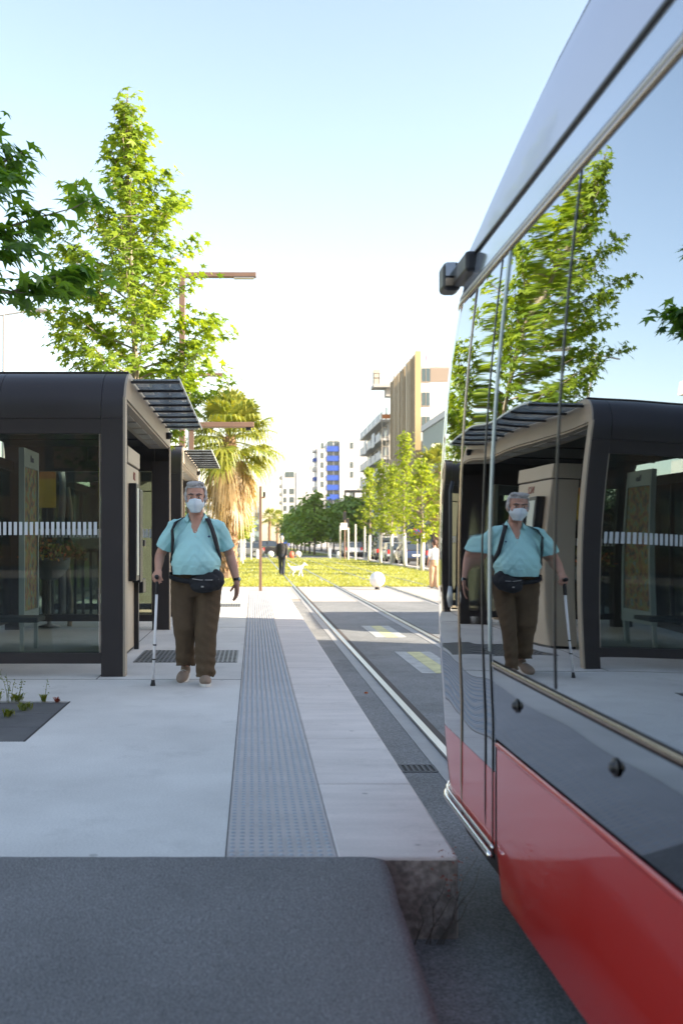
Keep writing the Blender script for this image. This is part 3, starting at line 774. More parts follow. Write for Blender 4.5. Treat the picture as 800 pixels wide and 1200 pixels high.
# consistent outline sampling needs the same straight length for each row, so resample the straight part
def outline(z, y0, y1, off=0.0, RC=0.5, full=True, N=26):
    xs = side_x(z) - off; c = nose_c(z); e = min(c, y1) if y1 <= 4.5 else c
    pts = [(xs, y0 + (e - y0) * k / N) for k in range(N + 1)]
    if y1 > 4.5:
        cx = side_x(z) + RC
        for k in range(1, 13):
            a = R(90 * k / 12 * 0.88); pts.append((cx - (RC + off) * math.cos(a), c + (RC + off) * math.sin(a)))
        lx, ly = pts[-1]
        for k in range(1, 7):
            t = k / 6; pts.append((lx + (CX - lx) * t, ly + 0.16 * math.sin(t * math.pi / 2)))
        if full:
            half = list(pts)
            for x, y in reversed(half[:-1]): pts.append((2*CX - x, y))
    return pts
TB = -9.0
tram = empty("tram", (0, 0, 0), "red tram with mirror like dark windows filling the right side", "tram")
# dark inner body so joints read as dark gaps
bm = bmesh.new(); rows = []
for z in (-0.05, 0.3, 0.76, 1.04, 1.5, 2.0, 2.28, 2.46):
    pts = outline(z, TB, 6, -0.03)
    rows.append([bm.verts.new((x, y, z)) for x, y in pts])
for i in range(len(rows)-1):
    for k in range(len(rows[0])): bm.faces.new((rows[i][k], rows[i][(k+1) % len(rows[0])], rows[i+1][(k+1) % len(rows[0])], rows[i+1][k]))
bm.faces.new(rows[0][::-1]); bm.faces.new(rows[-1])
link("inner_body", bm, "gasket", tram)
SEAM = 3.70
# far side mirror image uses the same skins behind the cab seam
def both(name, z0, z1, y0, y1, m, **k):
    o = skin(name, z0, z1, y0, y1, m, tram, **k)
    c = o.copy(); COL.objects.link(c); c.parent = tram; c.scale.x = -1; c.location.x = 2 * CX
    return o
# lower body
both("red_skirt", -0.08, 0.482, TB, 3.66, "tram_red", off=0.004, nz=10)
both("lower_panel", 0.492, 0.742, TB, SEAM - 0.004, "tram_dark_gloss", nz=4)
skin("nose_skirt", 0.065, 0.365, SEAM + 0.004, 6, "tram_red", tram, nz=8)
skin("nose_panel", 0.365, 0.80, SEAM + 0.004, 6, "tram_glass", tram, nz=8, off=-0.001)
# windows
seams = [TB, -6.2, -4.6, -3.0, -1.4, 0.2, 1.62, 2.93, SEAM]
for a, b in zip(seams[:-1], seams[1:]):
    both("side_window", 0.775, 2.262, a + 0.004, b - 0.004, "tram_glass", nz=18)
skin("windscreen", 0.80, 2.262, SEAM + 0.004, 6, "tram_glass", tram, nz=18)
# thin vertical seams on the cab side
def vline(name, y, z0, z1, w, m, off=0.001):
    bm = bmesh.new(); n = 14; A, B = [], []
    for i in range(n+1):
        z = z0 + (z1 - z0) * i / n; x = side_x(z) - off
        A.append(bm.verts.new((x, y - w/2, z))); B.append(bm.verts.new((x, y + w/2, z)))
    for i in range(n): bm.faces.new((A[i], A[i+1], B[i+1], B[i]))
    o = link(name, bm, m, tram, smooth=True); s = o.modifiers.new("solid", 'SOLIDIFY'); s.thickness = 0.003; s.offset = 0
    return o
vline("door_seam", 4.30, 0.04, 2.262, 0.022, "trim_bronze", 0.002)
vline("door_seam", 3.86, 0.04, 2.262, 0.014, "gasket")
vline("door_seam", 3.74, 0.04, 0.79, 0.012, "gasket")
vline("window_pillar", 3.74, 0.80, 2.262, 0.028, "frame_pale", 0.002)
vline("window_seam", 2.93, 0.78, 2.262, 0.012, "gasket")
vline("window_seam", 1.62, 0.78, 2.262, 0.03, "gasket")
# trims
def trim(name, z, h, y0, y1, m, off, r=None):
    bm = bmesh.new(); rows = []
    prof = [(0, -h/2), (off*0.8, -h/2*0.8), (off, 0), (off*0.8, h/2*0.8), (0, h/2)]
    for o_, dz in prof:
        rows.append([bm.verts.new((x, y, z + dz)) for x, y in outline(z, y0, y1, o_, full=False)])
    for i in range(len(rows)-1):
        for k in range(len(rows[0])-1): bm.faces.new((rows[i][k], rows[i][k+1], rows[i+1][k+1], rows[i+1][k]))
    o = link(name, bm, m, tram, smooth=True)
    c = o.copy(); COL.objects.link(c); c.parent = tram; c.scale.x = -1; c.location.x = 2 * CX
    return o
trim("waist_rail", 0.758, 0.018, TB, SEAM, "trim_bronze", 0.006)
trim("skirt_ridge", 0.474, 0.018, TB, 3.66, "tram_red", 0.012)
trim("window_top_rail", 2.280, 0.024, TB, 6, "trim_bronze", 0.008)
trim("window_top_bead", 2.306, 0.022, TB, 6, "lamp_grey", 0.006)
skin("header_panel", 2.325, 2.445, TB, 6, "tram_header", tram, nz=4, off=0.001)
trim("roof_gasket", 2.455, 0.022, TB, 6, "gasket", 0.012)
# sill of the cab door, sticking out
bm = bmesh.new()
for (o0, z, rr) in ((0.024, 0.072, 0.012), (0.012, 0.100, 0.006)):
    pts = [Vector((x, y, z)) for x, y in outline(z, SEAM - 0.02, 6, o0, full=False)][:34]
    tube(bm, pts, rr, 8)
link("door_sill", bm, "trim_chrome", tram, smooth=True)
boxm("sill_plate", (0.93, 1.2, 3.69, 4.3, -0.04, 0.04), "gasket", tram)
# roof
def roof_z(x, y):
    u = min(1, abs(x - CX) / (CX - side_x(2.46)))
    v = max(0.0, (y - 1.5) / (4.86 - 1.5))
    return 2.466 + 0.78 * max(0, 1 - u ** 3) ** (1/3) * max(0, 1 - v ** 3.5)
bm = bmesh.new(); rows = []
NX, NY = 40, 60
W2 = CX - side_x(2.46)
for j in range(NY + 1):
    f = j / NY; y = TB + (4.86 - TB) * (1 - (1 - f) ** 1.8)
    row = []
    for i in range(NX + 1):
        s = -math.cos(math.pi * i / NX); s = math.copysign(abs(s) ** 0.7, s) if abs(s) > 1e-9 else 0
        x = CX + W2 * s
        row.append(bm.verts.new((x, y, roof_z(x, y))))
    rows.append(row)
for j in range(NY):
    for i in range(NX): bm.faces.new((rows[j][i], rows[j][i+1], rows[j+1][i+1], rows[j+1][i]))
link("roof", bm, "tram_roof", tram, smooth=True)
skin("front_cap", 2.44, 2.468, 3.7, 6, "tram_roof", tram, nz=1)
# fine seam line on the roof flank
bm = bmesh.new(); pts = []
for k in range(40):
    y = TB + (4.5 - TB) * k / 39; x = 1.035
    pts.append((x, y, roof_z(x, y) + 0.001))
tube(bm, pts, 0.0035, 5); link("roof_seam", bm, "gasket", tram)
# locks in the lower panel
for y in (3.37, 2.45):
    bm = bmesh.new(); lathe(bm, [(0, 0.016), (0.006, 0.0155), (0.011, 0.013), (0.014, 0.009), (0.015, 0.004), (0.022, 0.003), (0.024, 0.0), (0, 0)], 28)
    bmesh.ops.rotate(bm, verts=bm.verts, matrix=Matrix.Rotation(R(-90), 3, 'Y'))
    lk = link("panel_lock", bm, "black_plastic", tram, smooth=True); lk.location = (side_x(0.66) - 0.003, y, 0.66)
# roof corner camera housing
cb = boxm("camera_housing", (0.872, 0.955, 4.70, 4.84, 2.36, 2.49), "black_plastic", tram, bevel=0.022)
boxm("camera_arm", [(0.915, 1.0, 4.42, 4.71, 2.37, 2.46)], "black_plastic", tram, bevel=0.015)
boxm("camera_window", [(0.88, 0.925, 4.692, 4.70, 2.42, 2.48)], "tram_dark_gloss", cb)
boxm("camera_window", [(0.88, 0.925, 4.690, 4.70, 2.375, 2.41)], "trim_bronze", cb)
bm = bmesh.new(); tube(bm, [(0.855, 4.40, 0.98), (0.845, 4.40, 1.02), (0.845, 4.40, 1.42), (0.855, 4.40, 1.46)], 0.008, 10); hd = link("door_handle", bm, "black_plastic", tram, smooth=True)
bm = bmesh.new(); tube(bm, [(0.845, 4.40, 0.92), (0.842, 4.40, 0.96), (0.845, 4.40, 1.01)], [0.008, 0.014, 0.009], 12); link("handle_grip", bm, "lamp_grey", hd, smooth=True)
# bogies and wheels under the body
for y in (1.5, -6.0):
    for yy in (y - 0.8, y + 0.8):
        for x in (1.37, 2.805):
            bm = bmesh.new(); lathe(bm, [(0, -0.06), (0.30, -0.06), (0.30, 0.05), (0.12, 0.06), (0, 0.06)], 28)
            bmesh.ops.rotate(bm, verts=bm.verts, matrix=Matrix.Rotation(R(90), 3, 'Y'))
            w = link("wheel", bm, "rail_rust", tram, smooth=False); w.location = (x, yy, GZ + 0.33)
boxm("underframe", (1.15, 3.0, TB + 0.3, 4.2, -0.16, -0.05), "gasket", tram)
# head lamps on the nose
mat("lamp_glass", (0.7, 0.7, 0.7), 0.1, metal=0.6)
for s in (-1, 1):
    bm = bmesh.new(); lathe(bm, [(0, 0.02), (0.07, 0.015), (0.085, 0), (0, 0)], 20)
    bmesh.ops.rotate(bm, verts=bm.verts, matrix=Matrix.Rotation(R(-90), 3, 'X'))
    h = link("headlight", bm, "lamp_glass", tram, smooth=True); h.location = (CX + s * 0.7, 5.19, 0.35)

# ================================================================ TREES
TIPS = [90, 32, 148, -22, 202]
def star_leaf(bm, c, nrm, up, s, r):
    nrm = nrm.normalized(); t = up - nrm * up.dot(nrm)
    if t.length < 1e-4: t = nrm.orthogonal()
    t.normalize(); b = nrm.cross(t)
    L = [1.0, .92, .92, .72, .72]
    ang = [202, 175, 148, 119, 90, 61, 32, 5, -22, -60, -120]
    rad = [.72, .38, .92, .40, 1.0, .40, .92, .38, .72, .30, .30]
    droop = r.uniform(0.05, 0.35)
    vs = []
    for a, q in zip(ang, rad):
        x = math.cos(R(a)) * q * s; y = math.sin(R(a)) * q * s
        vs.append(bm.verts.new(c + b * x + t * y - nrm * (droop * s * q * q)))
    c0 = bm.verts.new(c)
    for i in range(len(vs)): bm.faces.new((c0, vs[i], vs[(i+1) % len(vs)]))
def dia_leaf(bm, c, nrm, up, s, r):
    nrm = nrm.normalized(); t = (up - nrm * up.dot(nrm))
    if t.length < 1e-4: t = nrm.orthogonal()
    t.normalize(); b = nrm.cross(t)
    bm.faces.new([bm.verts.new(c + t * s), bm.verts.new(c + b * s * .7), bm.verts.new(c - t * s * .6), bm.verts.new(c - b * s * .7)])
def prof_at(prof, t):
    for (a, ra), (b, rb) in zip(prof, prof[1:]):
        if a <= t <= b: return ra + (rb - ra) * (t - a) / max(1e-6, b - a)
    return prof[-1][1]
def tree(name, label, cat, loc, h, prof, trunk_r=0.06, n_limb=30, per=40, size=0.07, leaf="leaf_bright", bark="bark_pale", seed=1, star=True, lean=(0, 0), group=None, sig=0.10, twigs=4, az=None, rise=0.5, sock=None):
    """prof: (height fraction, crown radius) pairs; the first entry is where the crown begins"""
    r = random.Random(seed); e = empty(name, loc, label, cat, group)
    bt = bmesh.new(); bc = bmesh.new()
    def axis(t):
        return Vector((lean[0] * t * t + 0.05 * h * 0.12 * math.sin(3 * t * 2 + seed), lean[1] * t * t + 0.05 * h * 0.12 * math.cos(2.3 * t * 2 + seed), h * t))
    off = axis(0); ax = lambda t: axis(t) - Vector((off.x, off.y, 0))
    tube(bt, [ax(k/14*0.965) for k in range(15)], [trunk_r * (1 - 0.85 * (k/14)) + (0.3 * trunk_r if k == 0 else 0) for k in range(15)], 9)
    t0 = prof[0][0]; ga = r.uniform(0, 6)
    leaf_fn = star_leaf if star else dia_leaf
    for i in range(n_limb):
        f = (i + r.random() * 0.6) / n_limb; t = t0 * 0.97 + (0.985 - t0) * f
        rad = prof_at(prof, min(1, t + 0.04)) * r.uniform(0.62, 1.15)
        a = ga + i * 2.39996 + r.gauss(0, .25)
        if az: a = az[0] + (az[1] - az[0]) * ((i * 0.618) % 1) + r.gauss(0, .1)
        b0 = ax(max(0.02, t - 0.06 * rise * 2)); up = rad * rise * r.uniform(.6, 1.3)
        tip = ax(t) + Vector((math.cos(a) * rad, math.sin(a) * rad, up * .55))
        mid = b0.lerp(tip, .5) + Vector((0, 0, -0.06 * rad + r.gauss(0, .03)))
        pts = [b0, b0.lerp(mid, .55), mid, mid.lerp(tip, .5) + Vector((r.gauss(0, .03), r.gauss(0, .03), .02)), tip]
        br = max(0.006, trunk_r * 0.34 * (1 - t * .6))
        tube(bt, pts, [br, br*.85, br*.65, br*.45, br*.2], 5)
        ends = [(pts[2].lerp(tip, q), q) for q in [k / max(1, twigs - 1) for k in range(twigs)]] + [(b0.lerp(mid, .7), .0)]
        for p, q in ends:
            nleaf = int(per / (twigs + 1) * r.uniform(.6, 1.4) * ((0.18 + 0.82 * min(1.5, rad)) if star else 1.0))
            tw = p + Vector((r.gauss(0, 1), r.gauss(0, 1), r.gauss(0, .5))).normalized() * rad * 0.22 * r.uniform(.4, 1.2)
            tube(bt, [p, tw], [br*.3, br*.12], 4, caps=False)
            for k in range(nleaf):
                w = r.random(); c = p.lerp(tw, w) + Vector((r.gauss(0, sig), r.gauss(0, sig), r.gauss(0, sig * .55)))
                out = (c - ax(min(1, max(0, c.z / h)))); out.z = 0
                n_ = Vector((r.gauss(0, .45), r.gauss(0, .45), 1)) + (out.normalized() * .55 if out.length > 1e-3 else Vector((0, 0, 0)))
                tipdir = Vector((r.gauss(0, .6), r.gauss(0, .6), -.55)) + (out.normalized() * .8 if out.length > 1e-3 else Vector((0, 0, 0)))
                leaf_fn(bc, c, n_, tipdir, size * r.uniform(.6, 1.15), r)
    link("trunk", bt, bark, e, smooth=True); link("crown", bc, leaf, e)
    if sock:
        bm = bmesh.new(); tube(bm, [(ax(k * sock / h / 4).x, ax(k * sock / h / 4).y, k * sock / 4) for k in range(5)], trunk_r * 1.32, 10); link("trunk_wrap", bm, "trunk_white", e, smooth=True)
    return e
# main maple-leaved tree between the two shelters
tree("leafy_tree", "tall slender sunlit tree with star shaped leaves rising behind the near shelter", "tree", (-1.78, 15.05, 0), 8.0,
     [(0.36, 1.0), (0.44, 1.4), (0.52, 1.2), (0.60, 1.35), (0.67, 1.45), (0.71, 1.05), (0.78, 0.92), (0.82, 0.80), (0.86, 0.34), (0.92, 0.32), (0.96, 0.18), (1.0, 0.12)],
     0.075, 62, 112, 0.108, "leaf_bright", "bark_pale", seed=12, lean=(-0.05, 0), sig=0.10, twigs=5, group="trees along the left platform")
# near left tree whose boughs reach into the frame
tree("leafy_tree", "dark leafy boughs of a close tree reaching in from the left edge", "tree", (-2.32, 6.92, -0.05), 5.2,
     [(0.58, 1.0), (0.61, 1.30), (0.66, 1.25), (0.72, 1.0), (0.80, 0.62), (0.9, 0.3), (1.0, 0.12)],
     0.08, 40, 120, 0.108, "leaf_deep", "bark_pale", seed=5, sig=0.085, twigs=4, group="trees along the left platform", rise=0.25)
tree("leafy_tree", "sunlit tree whose leaves show under the canopy beyond the farther shelter", "tree", (-2.9, 24.2, 0), 5.6,
     [(0.42, 0.9), (0.55, 1.3), (0.75, 1.1), (0.9, 0.5), (1.0, 0.2)], 0.07, 30, 60, 0.085, "leaf_bright", "bark_pale", seed=31, sig=0.13, group="trees along the left platform")
# street trees on the far side of the tram (seen only in shade and reflection) and behind the camera
for k, (x, y, sd_) in enumerate(((-3.4, -5.5, 3), (-2.2, -12.0, 8), (9.6, 4.5, 9))):
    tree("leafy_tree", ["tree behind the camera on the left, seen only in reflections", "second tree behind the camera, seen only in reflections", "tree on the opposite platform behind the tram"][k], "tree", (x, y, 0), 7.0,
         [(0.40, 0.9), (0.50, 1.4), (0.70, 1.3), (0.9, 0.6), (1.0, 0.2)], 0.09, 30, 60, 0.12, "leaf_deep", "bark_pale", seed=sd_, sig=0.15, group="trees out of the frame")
# row of young trees along the right edge of the grass
young = [(8.93, 60.4, 8.0, "tallest young tree of the sunlit row, in front of the blue wagon"), (9.05, 67, 6.4, "young sunlit tree second nearest in the row before the parked cars"),
         (8.8, 71, 7.0, "young sunlit tree with narrow crown beside the dark van in the parked row"), (8.9, 79, 7.2, "farthest young sunlit tree of the row beside the grass"),
         (8.7, 53.0, 5.6, "broad low young tree right of the blue wagon, nearest of the row in view"), (8.9, 46.0, 5.4, "young tree at the tram's edge above the woman")]
for k, (x, y, h, lab) in enumerate(young):
    pr = [(0.34, 0.6), (0.45, 1.0), (0.60, 0.8), (0.75, 0.5), (0.9, 0.36), (1.0, 0.12)] if k not in (4, 5) else [(0.30, 1.0), (0.5, 1.35), (0.7, 1.1), (0.9, 0.6), (1.0, 0.2)]
    tree("young_tree", lab, "tree", (x, y, GZ), h + 0.3, pr, 0.085, 28, 40, 0.15, "leaf_young", "bark_pale", seed=40 + k, star=False, sig=0.17, twigs=3, group="young trees beside the tram tracks", sock=2.0)
# avenue trees beyond the cross street
k = 0
ra = random.Random(77)
for y in (118, 128, 139, 151, 164, 178, 194, 212):
    for x in (7.0, 11.8):
        if x > 10 and y > 180: continue
        hh = ra.uniform(5.9, 7.6)
        side = "left" if x < 9 else "right"
        ordn = ["nearest", "second", "third", "fourth", "fifth", "sixth", "seventh", "farthest"][(118, 128, 139, 151, 164, 178, 194, 212).index(y)]
        tree("avenue_tree", f"dark green avenue tree beyond the cross street, {ordn} of the {side} row", "tree", (x, y, GZ), hh,
             [(0.26, 1.3), (0.4, 2.2), (0.6, 2.3), (0.8, 1.6), (1.0, 0.5)], 0.13, 24, 44, 0.34, "leaf_avenue", "bark_dark", seed=100 + k, star=False, sig=0.42, twigs=3, group="avenue trees beyond the cross street")
        k += 1
for x, y, h, lab in ((-0.75, 70, 3.4, "small round tree with pale trunk beside the palm"), ):
    tree("round_tree", lab, "tree", (x, y, GZ), h + 0.3, [(0.52, 0.6), (0.7, 0.95), (0.88, 0.8), (1.0, 0.3)], 0.07, 26, 46, 0.12, "leaf_young", "trunk_white", seed=61, star=False, sig=0.16, twigs=3)
for k, (x, y, h) in enumerate(((-14, 125, 7.5), (-8, 135, 6.5), (-20, 112, 8), (-2.5, 190, 6.0))):
    tree("distant_tree", ["dark tree far left behind the parked cars", "small dark tree behind the palm trunk", "large tree far left of the palm", "low dark tree far down the avenue on the left"][k], "tree", (x, y, GZ), h,
         [(0.26, 1.5), (0.5, 2.6), (0.75, 2.2), (1.0, 0.6)], 0.13, 20, 34, 0.36, "leaf_avenue", "bark_dark", seed=160 + k, star=False, sig=0.5, twigs=3, group="distant trees on the left")

# ---------------------------------------------------------------- palm
def fan_frond(bm, base, d, L, blade, r, droop=0.5, nl=22, spread=115):
    """petiole along d, then a fan of narrow leaflets"""
    d = d.normalized(); tip = base + d * L + Vector((0, 0, -droop * L * 0.35)); mid = base + d * L * .5 + Vector((0, 0, -droop * L * 0.06))
    tube(bm, [base, mid, tip], [0.022, 0.016, 0.01], 4, caps=False)
    f = (tip - mid).normalized(); side = f.cross(Vector((0, 0, 1)))
    if side.length < 0.05: side = Vector((1, 0, 0))
    side.normalize(); up = side.cross(f).normalized()
    fold = r.uniform(-.2, .35)
    for k in range(nl):
        a = R(-spread + 2 * spread * k / (nl - 1) + r.gauss(0, 2)); l = blade * (1 - 0.30 * abs(a / R(spread))) * r.uniform(.85, 1.05)
        dr = f * math.cos(a) + side * math.sin(a) + up * fold * abs(math.sin(a))
        dr.normalize(); w = l * 0.060; pn = dr.cross(up).normalized()
        p0 = tip; p1 = tip + dr * l * .45; p2 = tip + dr * l * .78 + Vector((0, 0, -0.10 * l * (1 + droop))); p3 = tip + dr * l * .96 + Vector((0, 0, -0.34 * l * (1 + droop * 1.4)))
        a0 = bm.verts.new(p0); b1, b2 = bm.verts.new(p1 + pn * w), bm.verts.new(p1 - pn * w); c1, c2 = bm.verts.new(p2 + pn * w * .6), bm.verts.new(p2 - pn * w * .6); t_ = bm.verts.new(p3)
        bm.faces.new((a0, b1, b2)); bm.faces.new((b1, c1, c2, b2)); bm.faces.new((c1, t_, c2))
def palm(loc, h, label, seed=1, skirt=True, nf=34, L=1.0, B=0.95, group=None):
    r = random.Random(seed); e = empty("palm_tree", loc, label, "palm tree", group)
    bt = bmesh.new(); pts = []; rad = []
    n = 40
    for k in range(n + 1):
        t = k / n; pts.append((0.06 * math.sin(t * 2), 0, h * t)); rad.append((0.36 - 0.10 * t) * (1 + (0.10 if k % 2 else -0.04)) + (0.12 if k == 0 else 0))
    tube(bt, pts, rad, 12)
    for i in range(260):   # leaf-base stubs
        t = r.random(); a = r.uniform(0, 6.28); R0 = 0.34 - 0.10 * t; p = Vector((math.cos(a) * R0, math.sin(a) * R0, h * t))
        q = p + Vector((math.cos(a) * .10, math.sin(a) * .10, .16)); tube(bt, [p, q], [0.045, 0.018], 4)
    link("trunk", bt, "palm_bark", e)
    top = Vector((0.06, 0, h)); bc = bmesh.new()
    for i in range(nf):
        f = i / nf; el = R(82 - 112 * f + r.gauss(0, 9)); a = i * 2.39996 + r.gauss(0, .2)
        d = Vector((math.cos(a) * math.cos(el), math.sin(a) * math.cos(el), math.sin(el)))
        fan_frond(bc, top + Vector((0, 0, -0.25 * f)), d, L * r.uniform(.85, 1.15), B * r.uniform(.85, 1.1), r, droop=0.10 + 0.42 * f)
    link("crown", bc, "palm_green", e)
    if skirt:
        bs = bmesh.new()
        for i in range(56):
            f = i / 56; a = i * 2.39996 + r.gauss(0, .3); el = R(-38 - 45 * f + r.gauss(0, 6))
            d = Vector((math.cos(a) * math.cos(el), math.sin(a) * math.cos(el), math.sin(el)))
            fan_frond(bs, top + Vector((0, 0, -0.15 - 1.7 * f)), d, L * r.uniform(.5, .95) * (1 - .25 * f), B * r.uniform(.75, 1.0), r, droop=1.2, nl=14, spread=70)
        link("dead_fronds", bs, "palm_dead", e)
    return e
palm((-1.05, 43.0, GZ), 5.9, "large fan palm with golden dead fronds behind the man's shoulder", seed=4, nf=64, L=1.35, B=1.15)
palm((12.6, 70, GZ), 6.4, "fan palm partly hidden by the tram's front edge", seed=9, nf=40, L=1.2, B=1.2)
for k, (x, y, h) in enumerate(((3.5, 225, 7.0), (5.8, 250, 7.5))):
    palm((x, y, GZ), h, ["tiny distant palm left of the avenue trees", "tiny distant palm nearest the avenue trees"][k], seed=20 + k, skirt=False, nf=26, L=1.3, B=1.3, group="distant palms at the end of the tracks")
# ================================================================ MASTS, LAMPS, SIGNS, BOLLARDS
def mast(x, y, h, w, arm, label, arm_dir=1, th=0.10):
    e = empty("lighting_mast", (x, y, 0), label, "lighting mast", "brown lighting masts along the platform")
    boxm("column", (-w/2, w/2, -w/2, w/2, 0, h), "mast_brown", e, bevel=0.01)
    a = boxm("arm", (w/2, arm, -0.09, 0.09, h - 0.14, h - 0.14 + th), "mast_brown", e, bevel=0.008)
    boxm("lamp_head", (arm - 0.5, arm - 0.05, -0.07, 0.07, h - 0.17, h - 0.1405), "lamp_grey", a)
    return e
mast(-1.60, 23.0, 7.28, 0.13, 1.66, "tallest looking brown lighting mast with its arm right of the big tree")
mast(-2.25, 36.5, 7.25, 0.13, 1.20, "more distant brown lighting mast, its thin arm just above the palm")
e = empty("sign_mast", (-1.35, 22.3, 0), "brown horizontal beam on a post crossing in front of the palm", "sign mast")
boxm("post", (-0.05, 0.05, -0.05, 0.05, 0, 3.80), "mast_brown", e)
boxm("beam", (-0.05, 1.36, -0.12, 0.12, 3.69, 3.80), "mast_brown", e, bevel=0.01)
boxm("end_lamp", (1.18, 1.30, -0.06, 0.06, 3.63, 3.689), "black_plastic", e)
e = empty("signal_post", (0.17, 25.0, 0), "slim dark brown post at the end of the tactile strip", "post")
boxm("pole", (-0.035, 0.035, -0.035, 0.035, -0.3, 2.56), "mast_brown", e, bevel=0.005)
boxm("bracket", (0.036, 0.11, -0.03, 0.03, 2.26, 2.30), "mast_brown", e)
boxm("lamp_box", (0.06, 0.12, -0.04, 0.04, 2.301, 2.42), "black_plastic", e)
# white poles rising behind the shelter
for k, (x, y, h) in enumerate(((-1.75, 28.0, 6.0), (-2.1, 29.5, 5.4))):
    bm = bmesh.new(); tube(bm, [(0, 0, 0), (0, 0, h)], [0.05, 0.035], 10)
    tag(link("thin_pole", bm, "lamp_grey", loc=(x, y, GZ), smooth=True), ["thin pale pole right of the big tree, above the shelter canopy", "shorter thin pale pole above the shelter canopy"][k], "pole", "thin pale poles behind the shelters")
# street lamp at the left edge
e = empty("street_lamp", (-7.3, 30.0, GZ), "pale curved arm street lamp above the shelter roof at the left edge", "street lamp")
bm = bmesh.new(); tube(bm, [(0, 0, 0), (0, 0, 4), (0, 0, 8.15)], [0.09, 0.07, 0.04], 12); link("pole", bm, "lamp_grey", e, smooth=True)
bm = bmesh.new(); tube(bm, [(-0.9, 0, 8.02), (-0.4, 0, 8.10), (0, 0, 8.16), (0.5, 0, 8.24), (1.0, 0, 8.27)], 0.028, 8); link("arm", bm, "lamp_grey", e, smooth=True)
bm = bmesh.new(); tube(bm, [(0.85, 0, 8.26), (1.05, 0, 8.30), (1.25, 0, 8.28), (1.55, 0, 8.22)], [(0.05, 0.03), (0.14, 0.08), (0.13, 0.06), (0.04, 0.02)], 12); link("lamp_head", bm, "lamp_grey", e, smooth=True)
# white ball bollards
mat("ball_white", (0.82, 0.81, 0.79), 0.35)
def ball(x, y, r_, lab):
    e = empty("ball_bollard", (x, y, GZ), lab, "ball bollard", "white ball bollards around the tracks")
    bm = bmesh.new(); bmesh.ops.create_uvsphere(bm, u_segments=32, v_segments=20, radius=r_)
    for v in bm.verts:
        v.co.z += r_ + 0.07
        if v.co.z < r_: v.co.z = r_ + (v.co.z - r_) * 1.02
    link("ball", bm, "ball_white", e, smooth=True)
    bm = bmesh.new(); lathe(bm, [(0.0, 0.0), (0.10, 0.0), (0.10, 0.012), (0.07, 0.02), (0.07, 0.10), (0, 0.10)], 16); link("foot", bm, "black_plastic", e)
ball(3.92, 32.5, 0.245, "large white ball bollard on the paving between the two tracks")
ball(1.62, 96, 0.29, "small distant white ball left behind the man in dark clothes")
ball(4.2, 96, 0.29, "small distant white ball beside a coral red marker")
bm = bmesh.new(); lathe(bm, [(0, 0), (0.16, 0.0), (0.24, 0.22), (0.22, 0.5), (0.1, 0.62), (0, 0.64)], 14)
mat("coral", (0.65, 0.12, 0.07), 0.5)
tag(link("road_marker", bm, "coral", loc=(3.55, 95.5, GZ), smooth=True), "small coral red marker next to a distant white ball", "marker")
def bollard(x, y, h, w, lab, m="white_paint", name="bollard", grp="short white bollards by the cross street"):
    bm = bmesh.new(); tube(bm, [(0, 0, 0), (0, 0, h * .96), (0, 0, h)], [w, w, w * .7], 12)
    tag(link(name, bm, m, loc=(x, y, GZ)), lab, "bollard" if h < 1.2 else "post", grp)
bollard(0.35, 92, 0.80, 0.13, "short white bollard at the grass edge left of the man in dark clothes")
bollard(7.0, 94.5, 0.85, 0.13, "short white bollard left of the white posts")
bollard(7.75, 94, 0.62, 0.13, "lowest white bollard at the foot of the white posts")
for k, (x, y, h) in enumerate(((7.35, 87, 2.9), (7.95, 86, 2.7), (8.6, 86.5, 3.0), (9.1, 84, 2.8))):
    bollard(x, y, h, 0.075, ["leftmost of the four tall white posts by the cross street", "second of the four tall white posts, beneath a white sign", "third of the four tall white posts", "rightmost of the four tall white posts beside the van"][k], "trunk_white", "white_post", "tall white posts by the cross street")
for k, (x, y) in enumerate(((-1.0, 80), (-0.75, 86), (-1.45, 78), (-0.2, 88))):
    bollard(x, y, 2.2, 0.06, ["pale post under the round tree, second from left", "pale post under the round tree, second from right", "leftmost pale post under the round tree", "rightmost pale post under the round tree"][k], "trunk_white", "white_post", "pale posts under the round tree")
bm = bmesh.new(); box(bm, -0.28, 0.28, -0.03, 0.03, 2.55, 3.1); tag(link("small_sign", bm, "white_paint", loc=(7.6, 86.2, GZ)), "white rectangular sign board above the white posts", "sign")
for k, (x, y, h) in enumerate(((8.0, 90, 4.2), (8.35, 91, 3.6))):
    bm = bmesh.new(); tube(bm, [(0, 0, 0), (0, 0, h)], 0.07, 8)
    e = tag(link("signal_post", bm, "mast_brown", loc=(x, y, GZ)), ["taller brown signal post among the white posts", "shorter brown signal post among the white posts"][k], "signal post", "brown signal posts by the cross street")
    boxm("signal_head", (-0.14, 0.14, -0.1, 0.1, h - 0.75, h - 0.05), "black_plastic", e)
# no parking sign
mat("sign_blue", (0.02, 0.06, 0.35), 0.4); mat("sign_red", (0.55, 0.02, 0.03), 0.4)
e = empty("no_parking_sign", (8.78, 55.0, GZ), "round blue no parking sign with red rim and bar above the blue wagon", "road sign")
bm = bmesh.new(); tube(bm, [(0, 0, 0), (0, 0, 2.35)], 0.03, 8); link("pole", bm, "lamp_grey", e)
def disc(r0, r1, y, th):
    bm = bmesh.new(); lathe(bm, [(r0, 0), (r1, 0), (r1, th), (r0, th)] + ([(r0, 0)] if r0 > 0 else []), 28)
    bmesh.ops.rotate(bm, verts=bm.verts, matrix=Matrix.Rotation(R(90), 3, 'X')); bmesh.ops.translate(bm, verts=bm.verts, vec=(0, y, 2.08)); return bm
link("blue_disc", disc(0, 0.215, -0.035, 0.02), "sign_blue", e)
link("red_rim", disc(0.18, 0.225, -0.036, 0.028), "sign_red", e)
